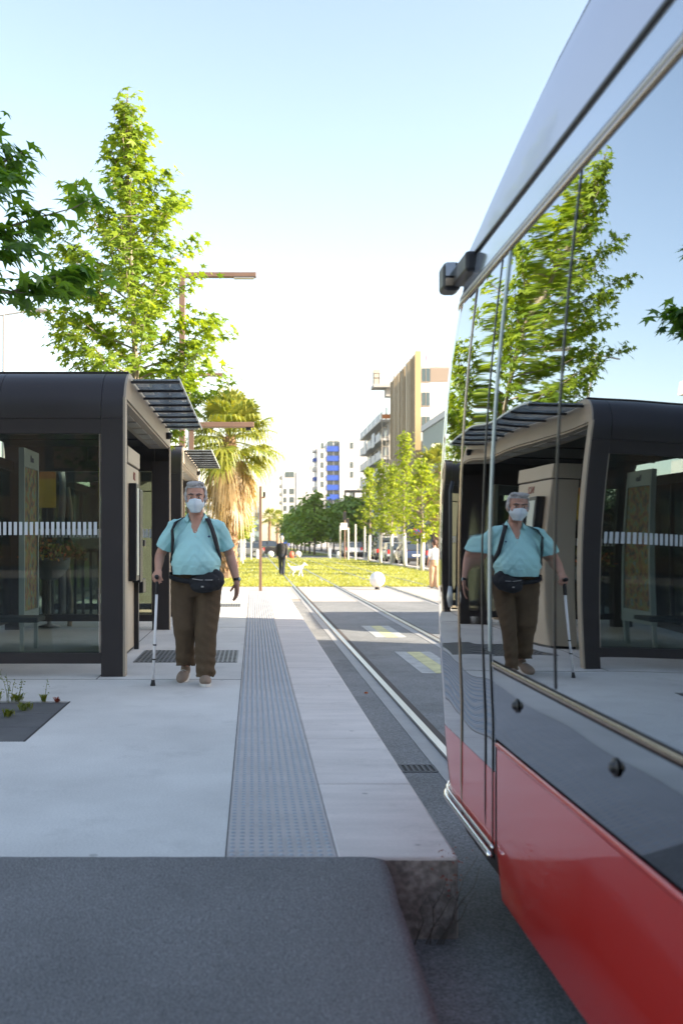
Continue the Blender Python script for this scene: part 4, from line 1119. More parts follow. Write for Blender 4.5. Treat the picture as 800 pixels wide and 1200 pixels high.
bm = bmesh.new(); box(bm, -0.19, 0.19, -0.0655, -0.0565, -0.02, 0.02)
bmesh.ops.rotate(bm, verts=bm.verts, matrix=Matrix.Rotation(R(45), 3, 'Y')); bmesh.ops.translate(bm, verts=bm.verts, vec=(0, 0, 2.08)); link("red_bar", bm, "sign_red", e)

# ================================================================ CARS
mat("car_glass", (0.03, 0.04, 0.05), 0.05, spec=1.0); mat("tyre", (0.02, 0.02, 0.02), 0.8); mat("rim", (0.5, 0.5, 0.52), 0.3, metal=0.8)
mat("tail_red", (0.60, 0.03, 0.02), 0.3); mat("plate_white", (0.75, 0.75, 0.72), 0.5)
mat("paint_navy", (0.035, 0.06, 0.13), 0.25, coat=0.8); mat("paint_black", (0.02, 0.02, 0.024), 0.25, coat=0.8)
mat("paint_grey", (0.16, 0.165, 0.17), 0.28, coat=0.8); mat("paint_silver", (0.45, 0.47, 0.50), 0.28, metal=0.3, coat=0.6); mat("paint_white", (0.75, 0.76, 0.77), 0.3, coat=0.6)
def car(kind, paint, label, x, y, heading=0.0):
    """local: +y forward, length about 4.4 m"""
    e = empty("parked_car" if kind != "van" else "parked_van", (x, y, GZ), label, "car" if kind != "van" else "van", "cars parked beside the grass", heading)
    if kind == "wagon": L, W, roofline, belt = 4.5, 1.76, [(-2.2, 0.98), (-2.12, 1.40), (-1.6, 1.48), (0.2, 1.46), (1.05, 0.98)], 0.95
    elif kind == "van": L, W, roofline, belt = 4.9, 1.95, [(-2.40, 1.1), (-2.35, 1.85), (-2.2, 1.95), (1.2, 1.93), (1.9, 1.15)], 1.05
    elif kind == "suv": L, W, roofline, belt = 4.4, 1.82, [(-2.1, 1.02), (-1.9, 1.52), (-1.4, 1.62), (0.3, 1.60), (1.1, 1.05)], 1.0
    else: L, W, roofline, belt = 4.1, 1.72, [(-1.95, 0.95), (-1.5, 1.36), (-0.9, 1.44), (0.35, 1.42), (1.2, 0.95)], 0.92
    h = L / 2; bm = bmesh.new()
    prof = [(-h, 0.30), (-h - 0.02, 0.55), (roofline[0][0] - 0.03, belt), (roofline[-1][0], belt), (h - 0.15, belt - 0.22), (h, 0.55), (h, 0.30)]
    def ring(pr, half, inset=0.0):
        return [[bm.verts.new((s * half(z), y_, z)) for y_, z in pr] for s in (-1, 1)]
    A, B = ring(prof, lambda z: W/2 * (1 if 0.4 < z < 0.85 else 0.96))
    n = len(prof)
    for i in range(n): bm.faces.new((A[i], A[(i+1) % n], B[(i+1) % n], B[i]))
    bm.faces.new(A[::-1]); bm.faces.new(B)
    body = link("body", bm, paint, e, bevel=0.05)
    bm = bmesh.new(); hw = lambda z: W/2 * (0.95 - 0.17 * (z - belt) / 0.6)
    A, B = ring(roofline, hw); n = len(roofline)
    for i in range(n): bm.faces.new((A[i], A[(i+1) % n], B[(i+1) % n], B[i]))
    bm.faces.new(A[::-1]); bm.faces.new(B)
    link("windows", bm, "car_glass", e, bevel=0.03)
    top = max(z for _, z in roofline)
    bm = bmesh.new(); rl = [p for p in roofline if p[1] > top - 0.12]
    box(bm, -hw(top) + 0.01, hw(top) - 0.01, rl[0][0] + 0.02, rl[-1][0] - 0.05, top - 0.03, top + 0.02); link("roof", bm, paint, e, bevel=0.02)
    bm = bmesh.new()
    for s in (-1, 1):
        for yy in (roofline[0][0] * 0.35 - 0.3, roofline[-1][0] - 0.75):
            box(bm, s * (hw(belt + .25)) - 0.012, s * (hw(belt + .25)) + 0.012, yy, yy + 0.07, belt - 0.02, top - 0.02)
    link("pillars", bm, paint, e)
    for s in (-1, 1):
        for yy in (-h + 0.85, h - 0.85):
            bm = bmesh.new(); lathe(bm, [(0.19, -0.10), (0.30, -0.10), (0.325, -0.06), (0.325, 0.06), (0.30, 0.10), (0.19, 0.10), (0.19, -0.10)], 24)
            bmesh.ops.rotate(bm, verts=bm.verts, matrix=Matrix.Rotation(R(90), 3, 'Y'))
            w = link("wheel", bm, "tyre", e); w.location = (s * (W/2 - 0.09), yy, 0.325)
            bm = bmesh.new(); lathe(bm, [(0, -0.085), (0.192, -0.09), (0.192, 0.09), (0, 0.085)], 16)
            bmesh.ops.rotate(bm, verts=bm.verts, matrix=Matrix.Rotation(R(90), 3, 'Y')); link("rim", bm, "rim", w)
        boxm("tail_light", (s * (W/2 - 0.16) - 0.10, s * (W/2 - 0.16) + 0.10, -h - 0.045, -h + 0.06, 0.68, 0.95 if kind != "van" else 1.2), "tail_red", e, bevel=0.01)
        boxm("headlight", (s * (W/2 - 0.25) - 0.16, s * (W/2 - 0.25) + 0.16, h - 0.1, h + 0.015, 0.58, 0.72), "lamp_glass", e, bevel=0.01)
        boxm("side_mirror", (s * (W/2 + 0.06) - 0.08, s * (W/2 + 0.06) + 0.08, roofline[-1][0] - 0.35, roofline[-1][0] - 0.25, belt, belt + 0.14), paint, e, bevel=0.02)
    boxm("number_plate", (-0.26, 0.26, -h - 0.048, -h - 0.02, 0.60, 0.72), "plate_white", e)
    boxm("bumper", (-W/2 + 0.03, W/2 - 0.03, -h - 0.04, -h + 0.1, 0.28, 0.50), "black_plastic", e, bevel=0.02)
    return e
car("wagon", "paint_navy", "dark blue wagon parked with its back to us, under the no parking sign", 10.25, 66.8)
car("hatch", "paint_silver", "silver car parked ahead of the dark blue wagon", 10.2, 74.0)
car("suv", "paint_black", "black car with red tail lights parked between the pale posts and the silver car", 10.5, 82.5)
car("wagon", "paint_silver", "pale wagon near the cross street seen between the white posts", 10.0, 104.0)
car("van", "paint_white", "white van parked at the street corner beyond the black car", 11.9, 92.0)
car("hatch", "paint_grey", "dark grey car side on behind the palm trunk", -1.05, 99.8, R(88))
car("suv", "paint_black", "black car behind the dark grey car, only its roof line showing", 0.4, 105.5, R(92))
car("hatch", "paint_navy", "dark car at the far left of the cross street behind the shelters", -7.0, 100.5, R(90))

# ================================================================ BUILDINGS
mat("facade_white", (0.50, 0.495, 0.485), 0.7, n=0.03, ns=0.3); mat("facade_cream", (0.66, 0.60, 0.52), 0.7, n=0.05, ns=0.3)
mat("cladding_gold", (0.33, 0.25, 0.15), 0.5, metal=0.2, n=0.2, ns=1.2, stretch=(1, 1.6, 0.05)); mat("cladding_edge", (0.42, 0.30, 0.15), 0.5)
mat("window_far", (0.05, 0.08, 0.09), 0.12, spec=0.8); mat("blue_panel", (0.02, 0.07, 0.36), 0.5); mat("concrete_raw", (0.36, 0.35, 0.33), 0.85, n=0.12, ns=0.6)
mat("railing_blue", (0.12, 0.17, 0.27), 0.4); mat("brown_panel", (0.24, 0.19, 0.15), 0.6); mat("steel_blue", (0.28, 0.35, 0.38), 0.35, metal=0.3, n=0.1, ns=0.6); mat("scaffold", (0.40, 0.36, 0.30), 0.6)
mat("tan_wall", (0.42, 0.27, 0.17), 0.8, n=0.06, ns=0.3); mat("net_orange", (0.6, 0.2, 0.06), 0.7); mat("shop_glass", (0.10, 0.13, 0.15), 0.08, spec=0.8)
WIN = {}
def window(parent, x, y, z, w, h, face='-y', m="window_far", frame="brown_panel"):
    key = (w, h, face, m)
    if key not in WIN:
        bm = bmesh.new(); d = 0.10
        if face == '-y': box(bm, -w/2, w/2, -0.06, 0.02, -h/2, h/2); fr = [(-w/2-0.07, w/2+0.07, -0.10, 0.0, -h/2-0.09, -h/2-0.005), (-0.03, 0.03, -0.085, -0.062, -h/2, h/2)]
        else: box(bm, -0.06, 0.02, -w/2, w/2, -h/2, h/2); fr = [(-0.10, 0.0, -w/2-0.07, w/2+0.07, -h/2-0.09, -h/2-0.005), (-0.085, -0.062, -0.03, 0.03, -h/2, h/2)]
        o = link("window", bm, m, parent); f = boxm("frame", fr, frame, o); WIN[key] = (o.data, f.data)
    else:
        o = bpy.data.objects.new("window", WIN[key][0]); COL.objects.link(o); o.parent = parent
        f = bpy.data.objects.new("frame", WIN[key][1]); COL.objects.link(f); f.parent = o
    o.location = (x, y, z); return o
# gold slatted block
e = empty("office_building", (20, 125, GZ), "white office block with tall gold slatted side above the young trees", "building")
boxm("wall", (0.3, 18, 0, 24, 0, 22.9), "facade_white", e)
boxm("parapet", (0.31, 18.05, -0.06, 24.05, 22.901, 23.5), "facade_white", e)
bm = bmesh.new(); r = random.Random(2); y = -0.35
while y < 23.6:
    w = r.choice((0.22, 0.3, 0.42)); d = r.uniform(0.0, 0.28)
    box(bm, -0.05 - d, 0.29, y, y + w, 4.2, 13.35); box(bm, -0.05 - r.uniform(0, .28), 0.29, y, y + w, 13.5, 24.6 ); y += w + r.choice((0.10, 0.2))
link("slat_cladding", bm, "cladding_gold", e)
boxm("cladding_edge", (-0.40, 0.30, -0.62, -0.36, 4.0, 24.7), "cladding_edge", e)
for i, z in enumerate((21.9, 18.95, 16.0, 13.05, 10.1, 7.15)):
    window(e, 1.0, 0, z, 0.95, 1.6)
    for xx in (4.6, 6.0, 9.5, 11.0, 14.5): window(e, xx, 0, z, 1.1, 1.6)
    if i == 0: boxm("spandrel", (1.55, 3.95, -0.05, 0.0, z - 0.85, z + 0.85), "brown_panel", e)
boxm("shop_front", (-0.2, 18.05, -0.3, 24.2, 0.1, 3.9), "shop_glass", e)
boxm("red_mast", [(3.0, 3.1, 12, 12.1, 23.5, 26.6), (1.2, 3.9, 12, 12.15, 25.3, 25.55)], "sign_red", e)
# slate blue glass block in front
e = empty("glass_building", (20.2, 98, GZ), "low blue grey slatted building at the tram's edge before the gold block", "building")
boxm("wall", (0, 15, 0, 24, 0, 14.6), "steel_blue", e)
boxm("cornice", (-0.25, 15.1, -0.2, 24.3, 14.601, 15.3), "facade_white", e)
boxm("fins", [(-0.18, 0.0, 0.2 + i * 0.8, 0.3 + i * 0.8, 4.0, 14.5) for i in range(30)], "frame_pale", e)
boxm("shop_front", (-0.12, 14.9, 0.1, 23.9, 0.2, 3.6), "shop_glass", e)
for yy in range(2, 24, 4): window(e, -0.0, yy + .5, 1.9, 2.2, 2.6, '-x', "shop_glass", "frame_pale").location.x = -0.13
# building under construction
e = empty("construction_building", (20, 162, GZ), "unfinished concrete block with scaffold and balconies behind the gold block", "building")
boxm("wall", (1.4, 14, 0.5, 31, 0, 20.5), "concrete_raw", e)
for i in range(7):
    z = 3.0 * i + 2.6
    boxm("floor_slab", (0, 14.1, 0, 31.2, z, z + 0.32), "facade_white", e)
    boxm("balcony_rail", [(0.02, 0.08, 1 + j * 6.2, 6.3 + j * 6.2, z + 0.33, z + 1.35) for j in range(5)], "railing_blue", e)
    for j in range(5): window(e, 1.4, 3.5 + j * 6.2, z + 1.7, 2.6, 1.9, '-x')
boxm("scaffold", [(0.2 + i * 0.62, 0.26 + i * 0.62, -0.9, -0.84, 0, 21.8) for i in range(6)] + [(0.2, 3.4, -0.9, -0.84, 1.5 + i * 1.5, 1.58 + i * 1.5) for i in range(14)] + [(0.2 + i * 1.24, 0.26 + i * 1.24, -0.1, -0.04, 0, 21.8) for i in range(3)], "scaffold", e)
boxm("scaffold_net", (0.2, 3.4, -0.95, -0.905, 20.9, 21.6), "net_orange", e)
boxm("safety_net", [(-0.05, -0.02, 1 + j * 6.2, 5.2 + j * 6.2, 3.0 * i + 2.3, 3.0 * i + 4.6) for i in range(0, 7) for j in range(5) if (i * 3 + j * 2) % 4 == 1], "railing_blue", e)
boxm("roof_edge_rail", [(0.05, 0.1, 0 + i * 2, 0.06 + i * 2, 21.0, 22.0) for i in range(16)] + [(0.05, 0.1, 0, 31, 21.9, 21.96), (0.05, 0.1, 0, 31, 21.4, 21.46)], "steel_blue", e)
e = empty("formwork_tower", (20.6, 158, GZ), "grey cantilevered formwork platform on a mast above the construction site", "construction platform")
bm = bmesh.new(); tube(bm, [(1.2, 1, 0), (1.2, 1, 24.0)], 0.55, 10); link("mast", bm, "concrete_raw", e)
bm = bmesh.new(); box(bm, -2.2, 2.6, -0.8, 2.8, 25.3, 25.8); box(bm, -0.2, 1.8, 0, 2, 24.0, 25.3); link("deck", bm, "concrete_raw", e)
boxm("guard_rail", [(-2.2 + i * 0.8, -2.12 + i * 0.8, -0.8, -0.74, 25.8, 27.4) for i in range(7)] + [(-2.2, 2.6, -0.8, -0.74, 26.6, 26.72), (-2.2, 2.6, -0.8, -0.74, 27.3, 27.4), (-2.2, -1.2, -0.8, 0.2, 25.8, 28.0)], "scaffold", e)
boxm("shaft", (1.4, 3.9, 1.5, 4.0, 20.0, 27.6), "facade_white", e)
# white and blue apartment tower
e = empty("apartment_tower", (19.8, 318, GZ), "white apartment tower with a blue balcony stack in the middle distance", "building")
boxm("wall", [(0, 2.9, 0, 16, 0, 30.6), (6.9, 16, -0.4, 16, 0, 32.6), (2.9, 6.9, 0.9, 16, 0, 32.4)], "facade_white", e)
for i in range(10):
    z = 3.0 + i * 3.0
    boxm("balcony", (2.92, 6.88, -0.2, 0.3, z - 0.4, z + 1.25), "blue_panel", e, bevel=0.0)
    window(e, 4.0, 0.9, z + 1.9, 1.7, 1.9, '-y', "window_far", "brown_panel"); window(e, 6.0, 0.9, z + 1.9, 1.3, 1.9, '-y', "window_far", "brown_panel")
    if i not in (1, 4): window(e, 1.5, 0, z + 1.4, 0.9, 1.7)
    if i not in (2, 5, 8): window(e, 10.6, -0.4, z + 1.4, 0.95, 1.8)
    boxm("side_balcony", (-1.2, -0.02, 2, 8, z - 0.3, z + 0.8), "facade_white" if i % 2 else "blue_panel", e)
boxm("roof_terrace", (4, 15.5, 1, 12, 32.61, 33.3), "concrete_raw", e)
# farthest white block
e = empty("white_block", (10.2, 364, GZ), "pale apartment block far down the avenue, left of the blue and white tower", "building")
boxm("wall", [(0, 5.0, 0, 14, 0, 26.0), (5.02, 15.0, -0.2, 15, 0, 26.9)], "facade_white", e)
for i in range(8):
    z = 3.3 + i * 3.0
    if i != 6: window(e, 3.4 if i != 7 else 2.6, 0, z + 1.2, 1.6 if i != 7 else 3.2, 1.9)
    if i < 6: window(e, 1.0, 0, z + 1.2, 1.0, 1.7)
    boxm("side_balcony", (-0.9, -0.02, 2, 7, z - 0.3, z + 0.7), "facade_cream", e)
boxm("lower_panel", (-0.3, 2.5, -0.7, -0.01, 0, 6.5), "blue_panel", e)
boxm("roof_hut", (10, 14, 2, 6, 26.91, 29.0), "concrete_raw", e)
# small framed pavilion block and left far block
e = empty("framed_building", (16.4, 185, GZ), "small brown framed building between the white tower and the construction site", "building")
boxm("wall", (0.1, 5.0, 0.6, 9, 0, 9.6), "facade_cream", e)
boxm("frame", [(0, 0.3, 0, 0.4, 0, 10.4), (1.6, 1.9, 0, 0.4, 0, 10.4), (3.2, 3.5, 0, 0.4, 0, 10.4), (0, 5, 0, 0.5, 10.4, 10.9), (0, 5, 0, 0.3, 5.2, 5.5)], "brown_panel", e)
for z in (2.6, 7.2): window(e, 1.0, 0.6, z, 1.1, 2.8); window(e, 2.6, 0.6, z, 1.1, 2.8)
e = empty("left_block", (-46, 285, GZ), "pale low building in the glare left of the tracks", "building")
boxm("wall", (0, 47.6, 0, 14, 0, 12.6), "facade_white", e)
for i in range(4):
    for j in range(12): window(e, 3 + j * 3.8, 0, 2.2 + i * 3, 1.3, 1.6)
e = empty("tower_block", (-1.0, 230, GZ), "narrow grey blue building edge behind the signal post", "building")
boxm("wall", (1.2, 2.5, 0, 12, 0, 9.5), "steel_blue", e)
for i in range(3): window(e, 1.85, 0, 2 + i * 2.7, 0.7, 1.4)

# tan apartment house on the left outside the frame: mirrored in the tram
e = empty("tan_apartment_house", (-40, 60, GZ), "tan apartment house with white balconies, seen mirrored in the tram's windows", "building")
boxm("wall", (0, 14.3, 0, 6, 0, 15.5), "tan_wall", e)
for i in range(5):
    z = 1.6 + 3 * i
    boxm("balcony", (14.31, 15.4, 1.5, 5.5, z - 0.15, z + 0.9), "facade_white", e); boxm("balcony", (7, 13.5, -1.3, -0.01, z - 0.15, z + 0.9), "facade_white", e)
    for yy in (3,): window(e, 14.3, yy, z + 1.1, 1.4, 1.6, '-x').rotation_euler.z = math.pi
    for xx in (3, 6, 9, 12): window(e, xx, 0, z + 1.1, 1.4, 1.6)
# unseen houses behind the tram, placed and shaped to keep the stop in shade
def slab_house(x0, x1, y0, y1, h, lab, m):
    e = empty("blocker_building", (x0, y0, GZ), lab, "building")
    W_, D_ = x1 - x0, y1 - y0; cut = 0.378 * W_ if y1 > 5 else 0.0     # end wall cut along the sun's direction to set the shadow edge
    for nm, ov, za, zb, mm in (("wall", 0.0, 0, h, m), ("cornice", 0.12, h + 0.001, h + 0.3, "facade_white")):
        bm = bmesh.new(); fp = [(-ov, 0), (W_, 0), (W_, max(0.02, D_ - cut)), (-ov, D_)]
        lo = [bm.verts.new((px, py, za)) for px, py in fp]; hi = [bm.verts.new((px, py, zb)) for px, py in fp]
        bm.faces.new(lo[::-1]); bm.faces.new(hi)
        for q in range(4): bm.faces.new((lo[q], lo[(q+1) % 4], hi[(q+1) % 4], hi[q]))
        link(nm, bm, mm, e)
    n = 0
    for i in range(int(h // 3)):
        for j in range(int((y1-y0) // 3.2)):
            if n > 90: break
            window(e, 0, 1.8 + j * 3.2, 2.0 + i * 3.0, 1.3, 1.6, '-x'); n += 1
    return e
e = empty("blocker_building", (-60, -60, GZ), "long brick apartment building behind the camera, added to block the sky in reflections", "building")  # added behind the camera so the shelter glass mirrors no bright sky
boxm("wall", (0, 76, 0, 14, 0, 13), "tan_wall", e); boxm("cornice", (-0.3, 76.3, -0.3, 14.3, 13.001, 13.4), "facade_cream", e)
for i in range(4):
    for j in range(18): window(e, 3 + j * 4.1, 14.0, 2.2 + i * 3.1, 1.4, 1.7).rotation_euler.z = math.pi
slab_house(16.6, 30, -34, 3.6, 15.5, "taller cream apartment building unseen behind the tram, placed to shade the stop", "facade_cream")
slab_house(16.6, 30, 3.62, 9.9, 11.45, "lower tan apartment building unseen behind the tram, placed to shade the stop", "tan_wall")
# ================================================================ PEOPLE
mat("skin", (0.50, 0.27, 0.19), 0.55, n=0.08, ns=12); mat("hair_grey", (0.40, 0.39, 0.38), 0.75, n=0.25, ns=60); mat("hair_brown", (0.07, 0.03, 0.018), 0.6, n=0.2, ns=30)
mat("polo_turquoise", (0.40, 0.70, 0.70), 0.9, n=0.05, ns=5, bump=0.25, bs=160, spec=0.15)
mat("trousers_brown", (0.105, 0.074, 0.046), 0.9, n=0.14, ns=7, bump=0.3, bs=120, spec=0.15)
mat("mask_white", (0.62, 0.70, 0.74), 0.8, spec=0.2); mat("bag_black", (0.010, 0.011, 0.014), 0.8, n=0.2, ns=12, bump=0.2, bs=70)
mat("suede_tan", (0.24, 0.18, 0.135), 0.9, n=0.1, ns=12); mat("sole_pale", (0.66, 0.64, 0.60), 0.7); mat("eye_white", (0.7, 0.68, 0.65), 0.3); mat("eye_dark", (0.02, 0.015, 0.01), 0.2); mat("brow_grey", (0.12, 0.10, 0.09), 0.8)
mat("suit_dark", (0.014, 0.015, 0.019), 0.8); mat("jeans_dark", (0.018, 0.024, 0.045), 0.85); mat("blouse_white", (0.74, 0.73, 0.70), 0.8); mat("trousers_sand", (0.58, 0.36, 0.21), 0.85, n=0.05)
mat("cane_white", (0.80, 0.80, 0.80), 0.35)

def limb(bm, pts, rad, seg=14):
    """closed tapering limb with rounded ends"""
    P = [Vector(p) for p in pts]; r0 = rad[0] if not isinstance(rad[0], tuple) else min(rad[0]); r1 = rad[-1] if not isinstance(rad[-1], tuple) else min(rad[-1])
    sc = lambda r_, k: (r_[0] * k, r_[1] * k) if isinstance(r_, tuple) else r_ * k
    d0 = (P[0] - P[1]).normalized(); d1 = (P[-1] - P[-2]).normalized()
    PP = [P[0] + d0 * r0 * .8, P[0] + d0 * r0 * .45] + P + [P[-1] + d1 * r1 * .45, P[-1] + d1 * r1 * .8]
    RR = [sc(rad[0], .45), sc(rad[0], .85)] + list(rad) + [sc(rad[-1], .85), sc(rad[-1], .45)]
    tube(bm, PP, RR, seg)
def ellip(bm, c, r_, seg=20, rot=None):
    m = Matrix.Translation(Vector(c)) @ (rot or Matrix.Identity(4)) @ Matrix.Diagonal((*r_, 1))
    bmesh.ops.create_uvsphere(bm, u_segments=seg, v_segments=seg // 2 + 2, radius=1, matrix=m)
def rings(bm, rr, seg=28):
    """stacked horizontal ellipses: (z, cx, cy, rx, ry)"""
    R_ = [[bm.verts.new((cx + rx*math.cos(2*math.pi*k/seg), cy + ry*math.sin(2*math.pi*k/seg), z)) for k in range(seg)] for z, cx, cy, rx, ry in rr]
    for i in range(len(R_)-1):
        for k in range(seg): bm.faces.new((R_[i][k], R_[i][(k+1) % seg], R_[i+1][(k+1) % seg], R_[i+1][k]))
    bm.faces.new(R_[0][::-1]); bm.faces.new(R_[-1])

def hand(bm, wrist, d, palm_n, s=1.0, curl=0.3, side=1):
    """palm + four unequal fingers + thumb; d: direction wrist->knuckles, palm_n: palm normal, side: which side the thumb is"""
    d = Vector(d).normalized(); n = Vector(palm_n); n = (n - d * n.dot(d)).normalized(); w = d.cross(n) * side
    W = Vector(wrist)
    M3 = Matrix((w, n, d)).transposed().to_4x4()
    ellip(bm, W + d * 0.050 * s, (0.040*s, 0.017*s, 0.055*s), 14, M3)
    limb(bm, [W - d*0.02, W + d * 0.03 * s], [(0.026*s, 0.026*s), (0.028*s, 0.021*s)], 10)
    for i, (o, l) in enumerate(((0.030, .072), (0.0105, .080), (-0.0095, .075), (-0.029, .058))):
        b = W + d * 0.085 * s + w * o * s; cur = curl; dd = d.copy(); p = [b - d*0.02*s, b]; q = b
        for k, f in enumerate((.46, .32, .26)):
            a = cur * (k + .6); dd = (d * math.cos(a) + n * math.sin(a)).normalized(); q = q + dd * l * f * s; p.append(q)
        limb(bm, p, [0.0098*s, 0.0098*s, 0.009*s, 0.0083*s, 0.007*s], 8)
    b = W + d * 0.02 * s + w * 0.026 * s
    p = [b, b + (w * .8 + d * .7 + n * .25).normalized() * 0.035 * s]; p.append(p[-1] + (w * .3 + d * .9 + n * (.3 + curl)).normalized() * 0.028 * s); p.append(p[-1] + (d * .9 + n * (.5 + curl) - w * .1).normalized() * 0.022 * s)
    limb(bm, p, [0.014*s, 0.0115*s, 0.010*s, 0.008*s], 8)

def head(bm, c, s=1.0, fwd=-1):
    """head centred at c, about 0.235 m tall, facing fwd*y"""
    c = Vector(c)
    ellip(bm, c + Vector((0, 0.012*-fwd*s, 0.030*s)), (0.076*s, 0.094*s, 0.088*s), 24)      # cranium
    ellip(bm, c + Vector((0, fwd*0.030*s, -0.030*s)), (0.064*s, 0.066*s, 0.078*s), 20)      # face
    ellip(bm, c + Vector((0, fwd*0.058*s, -0.092*s)), (0.030*s, 0.028*s, 0.022*s), 14)      # chin
    ellip(bm, c + Vector((0, fwd*0.082*s, 0.022*s)), (0.052*s, 0.018*s, 0.012*s), 14)       # brow ridge
    limb(bm, [c + Vector((0, fwd*0.094*s, 0.010*s)), c + Vector((0, fwd*0.108*s, -0.018*s)), c + Vector((0, fwd*0.118*s, -0.036*s))], [0.009*s, 0.012*s, 0.016*s], 10)
    for q in (-1, 1):
        ellip(bm, c + Vector((q*0.013*s, fwd*0.104*s, -0.040*s)), (0.010*s, 0.010*s, 0.008*s), 10)
        ellip(bm, c + Vector((q*0.042*s, fwd*0.066*s, -0.028*s)), (0.022*s, 0.018*s, 0.020*s), 12)   # cheek
        ellip(bm, c + Vector((q*0.078*s, 0.004, -0.004*s)), (0.010*s, 0.022*s, 0.034*s), 14)          # ear
    ellip(bm, c + Vector((0, fwd*0.092*s, -0.064*s)), (0.024*s, 0.010*s, 0.006*s), 12); ellip(bm, c + Vector((0, fwd*0.088*s, -0.074*s)), (0.021*s, 0.010*s, 0.007*s), 12)

def face_bits(parent, c, s=1.0, fwd=-1, brow="brow_grey"):
    c = Vector(c)
    for q in (-1, 1):
        bm = bmesh.new(); ellip(bm, c + Vector((q*0.030*s, fwd*0.0835*s, 0.000)), (0.012*s, 0.009*s, 0.0055*s), 14); ey = link("eye", bm, "eye_white", parent, smooth=True)
        bm = bmesh.new(); ellip(bm, c + Vector((q*0.030*s, fwd*0.0925*s, 0.000)), (0.0056*s, 0.003*s, 0.0048*s), 12); link("iris", bm, "eye_dark", ey, smooth=True)
        bm = bmesh.new(); limb(bm, [c + Vector((q*0.012*s, fwd*0.098*s, 0.020*s)), c + Vector((q*0.032*s, fwd*0.099*s, 0.027*s)), c + Vector((q*0.052*s, fwd*0.088*s, 0.020*s))], [(0.004*s, 0.004*s), (0.005*s, 0.005*s), (0.003*s, 0.003*s)], 8); link("eyebrow", bm, brow, parent, smooth=True)

# ---- the walking man with the cane. local origin: between the feet, facing -y
OX, OY = -0.486, 8.72
HC = (0.0, -0.085, 1.572)
sh_r, el_r, wr_r = (-0.188, 0.0, 1.325), (-0.315, 0.05, 1.085), (-0.312, -0.135, 0.965)
sh_l, el_l, wr_l = (0.188, 0.0, 1.325), (0.285, 0.07, 1.085), (0.345, 0.00, 0.865)
hand_r_dir, hand_r_n = (0.02, -0.75, -0.55), (0.35, 0.1, -0.9)
bm = bmesh.new()
head(bm, HC, 1.10)
limb(bm, [(0, 0.005, 1.36), (0, -0.03, 1.43), (0, -0.06, 1.50)], [(0.075, 0.07), (0.062, 0.062), (0.060, 0.062)], 16)
rings(bm, [(0.84, 0, 0.0, 0.17, 0.13), (0.95, 0, -0.02, 0.185, 0.15), (1.08, 0, -0.04, 0.19, 0.165), (1.2, 0, -0.02, 0.185, 0.14), (1.30, 0, 0, 0.18, 0.115), (1.37, 0, 0.0, 0.13, 0.08)])
for S, E_, Wt in ((sh_r, el_r, wr_r), (sh_l, el_l, wr_l)):
    E2, W2_, S2 = Vector(E_), Vector(Wt), Vector(S)
    limb(bm, [S2, S2.lerp(E2, .5), E2], [0.058, 0.050, 0.042], 14)
    limb(bm, [E2, E2.lerp(W2_, .35), W2_], [0.042, 0.042, (0.029, 0.025)], 14)
hand(bm, wr_l, (0.0, -0.10, -1), (-0.9, -0.4, 0), 1.02, 0.22, 1)
hand(bm, wr_r, hand_r_dir, hand_r_n, 1.0, 0.85, -1)
hip_r, kn_r, an_r = (-0.095, 0.0, 0.86), (-0.095, -0.02, 0.47), (-0.105, 0.16, 0.13)
hip_l, kn_l, an_l = (0.095, 0.0, 0.86), (0.085, -0.08, 0.47), (0.075, -0.09, 0.09)
for H_, K_, A_ in ((hip_r, kn_r, an_r), (hip_l, kn_l, an_l)):
    limb(bm, [H_, Vector(H_).lerp(Vector(K_), .5), K_], [0.085, 0.07, 0.055], 14); limb(bm, [K_, Vector(K_).lerp(Vector(A_), .35), A_], [0.052, 0.055, 0.036], 14)
me = remesh(bm, 0.0055, 3)
man = from_mesh("person", me, "skin"); man.location = (OX, OY, 0)
tag(man, "grey haired man in turquoise polo and white face mask walking with a cane", "person")
face_bits(man, HC, 1.10)
# hair: cap with side volume, open at the face
bm = bmesh.new(); c = Vector(HC)
ellip(bm, c + Vector((0, 0.022, 0.050)), (0.092, 0.106, 0.094), 26)
for q in (-1, 1): ellip(bm, c + Vector((q*0.076, 0.016, 0.010)), (0.022, 0.052, 0.060), 16)
ellip(bm, c + Vector((0, 0.062, 0.0)), (0.072, 0.055, 0.075), 18)
ellip(bm, c + Vector((-0.02, -0.045, 0.112)), (0.058, 0.040, 0.026), 16); ellip(bm, c + Vector((0.03, -0.035, 0.115)), (0.045, 0.040, 0.024), 16)
me = remesh(bm, 0.005, 2, 0.006, 34)
# cut away hair in front of the forehead
b2 = bmesh.new(); b2.from_mesh(me)
kill = [v for v in b2.verts if v.co.y < c.y - 0.035 and v.co.z < c.z + 0.078 and abs(v.co.x - c.x) < 0.078]
bmesh.ops.delete(b2, geom=kill, context='VERTS'); b2.to_mesh(me); b2.free()
from_mesh("hair", me, "hair_grey", man)
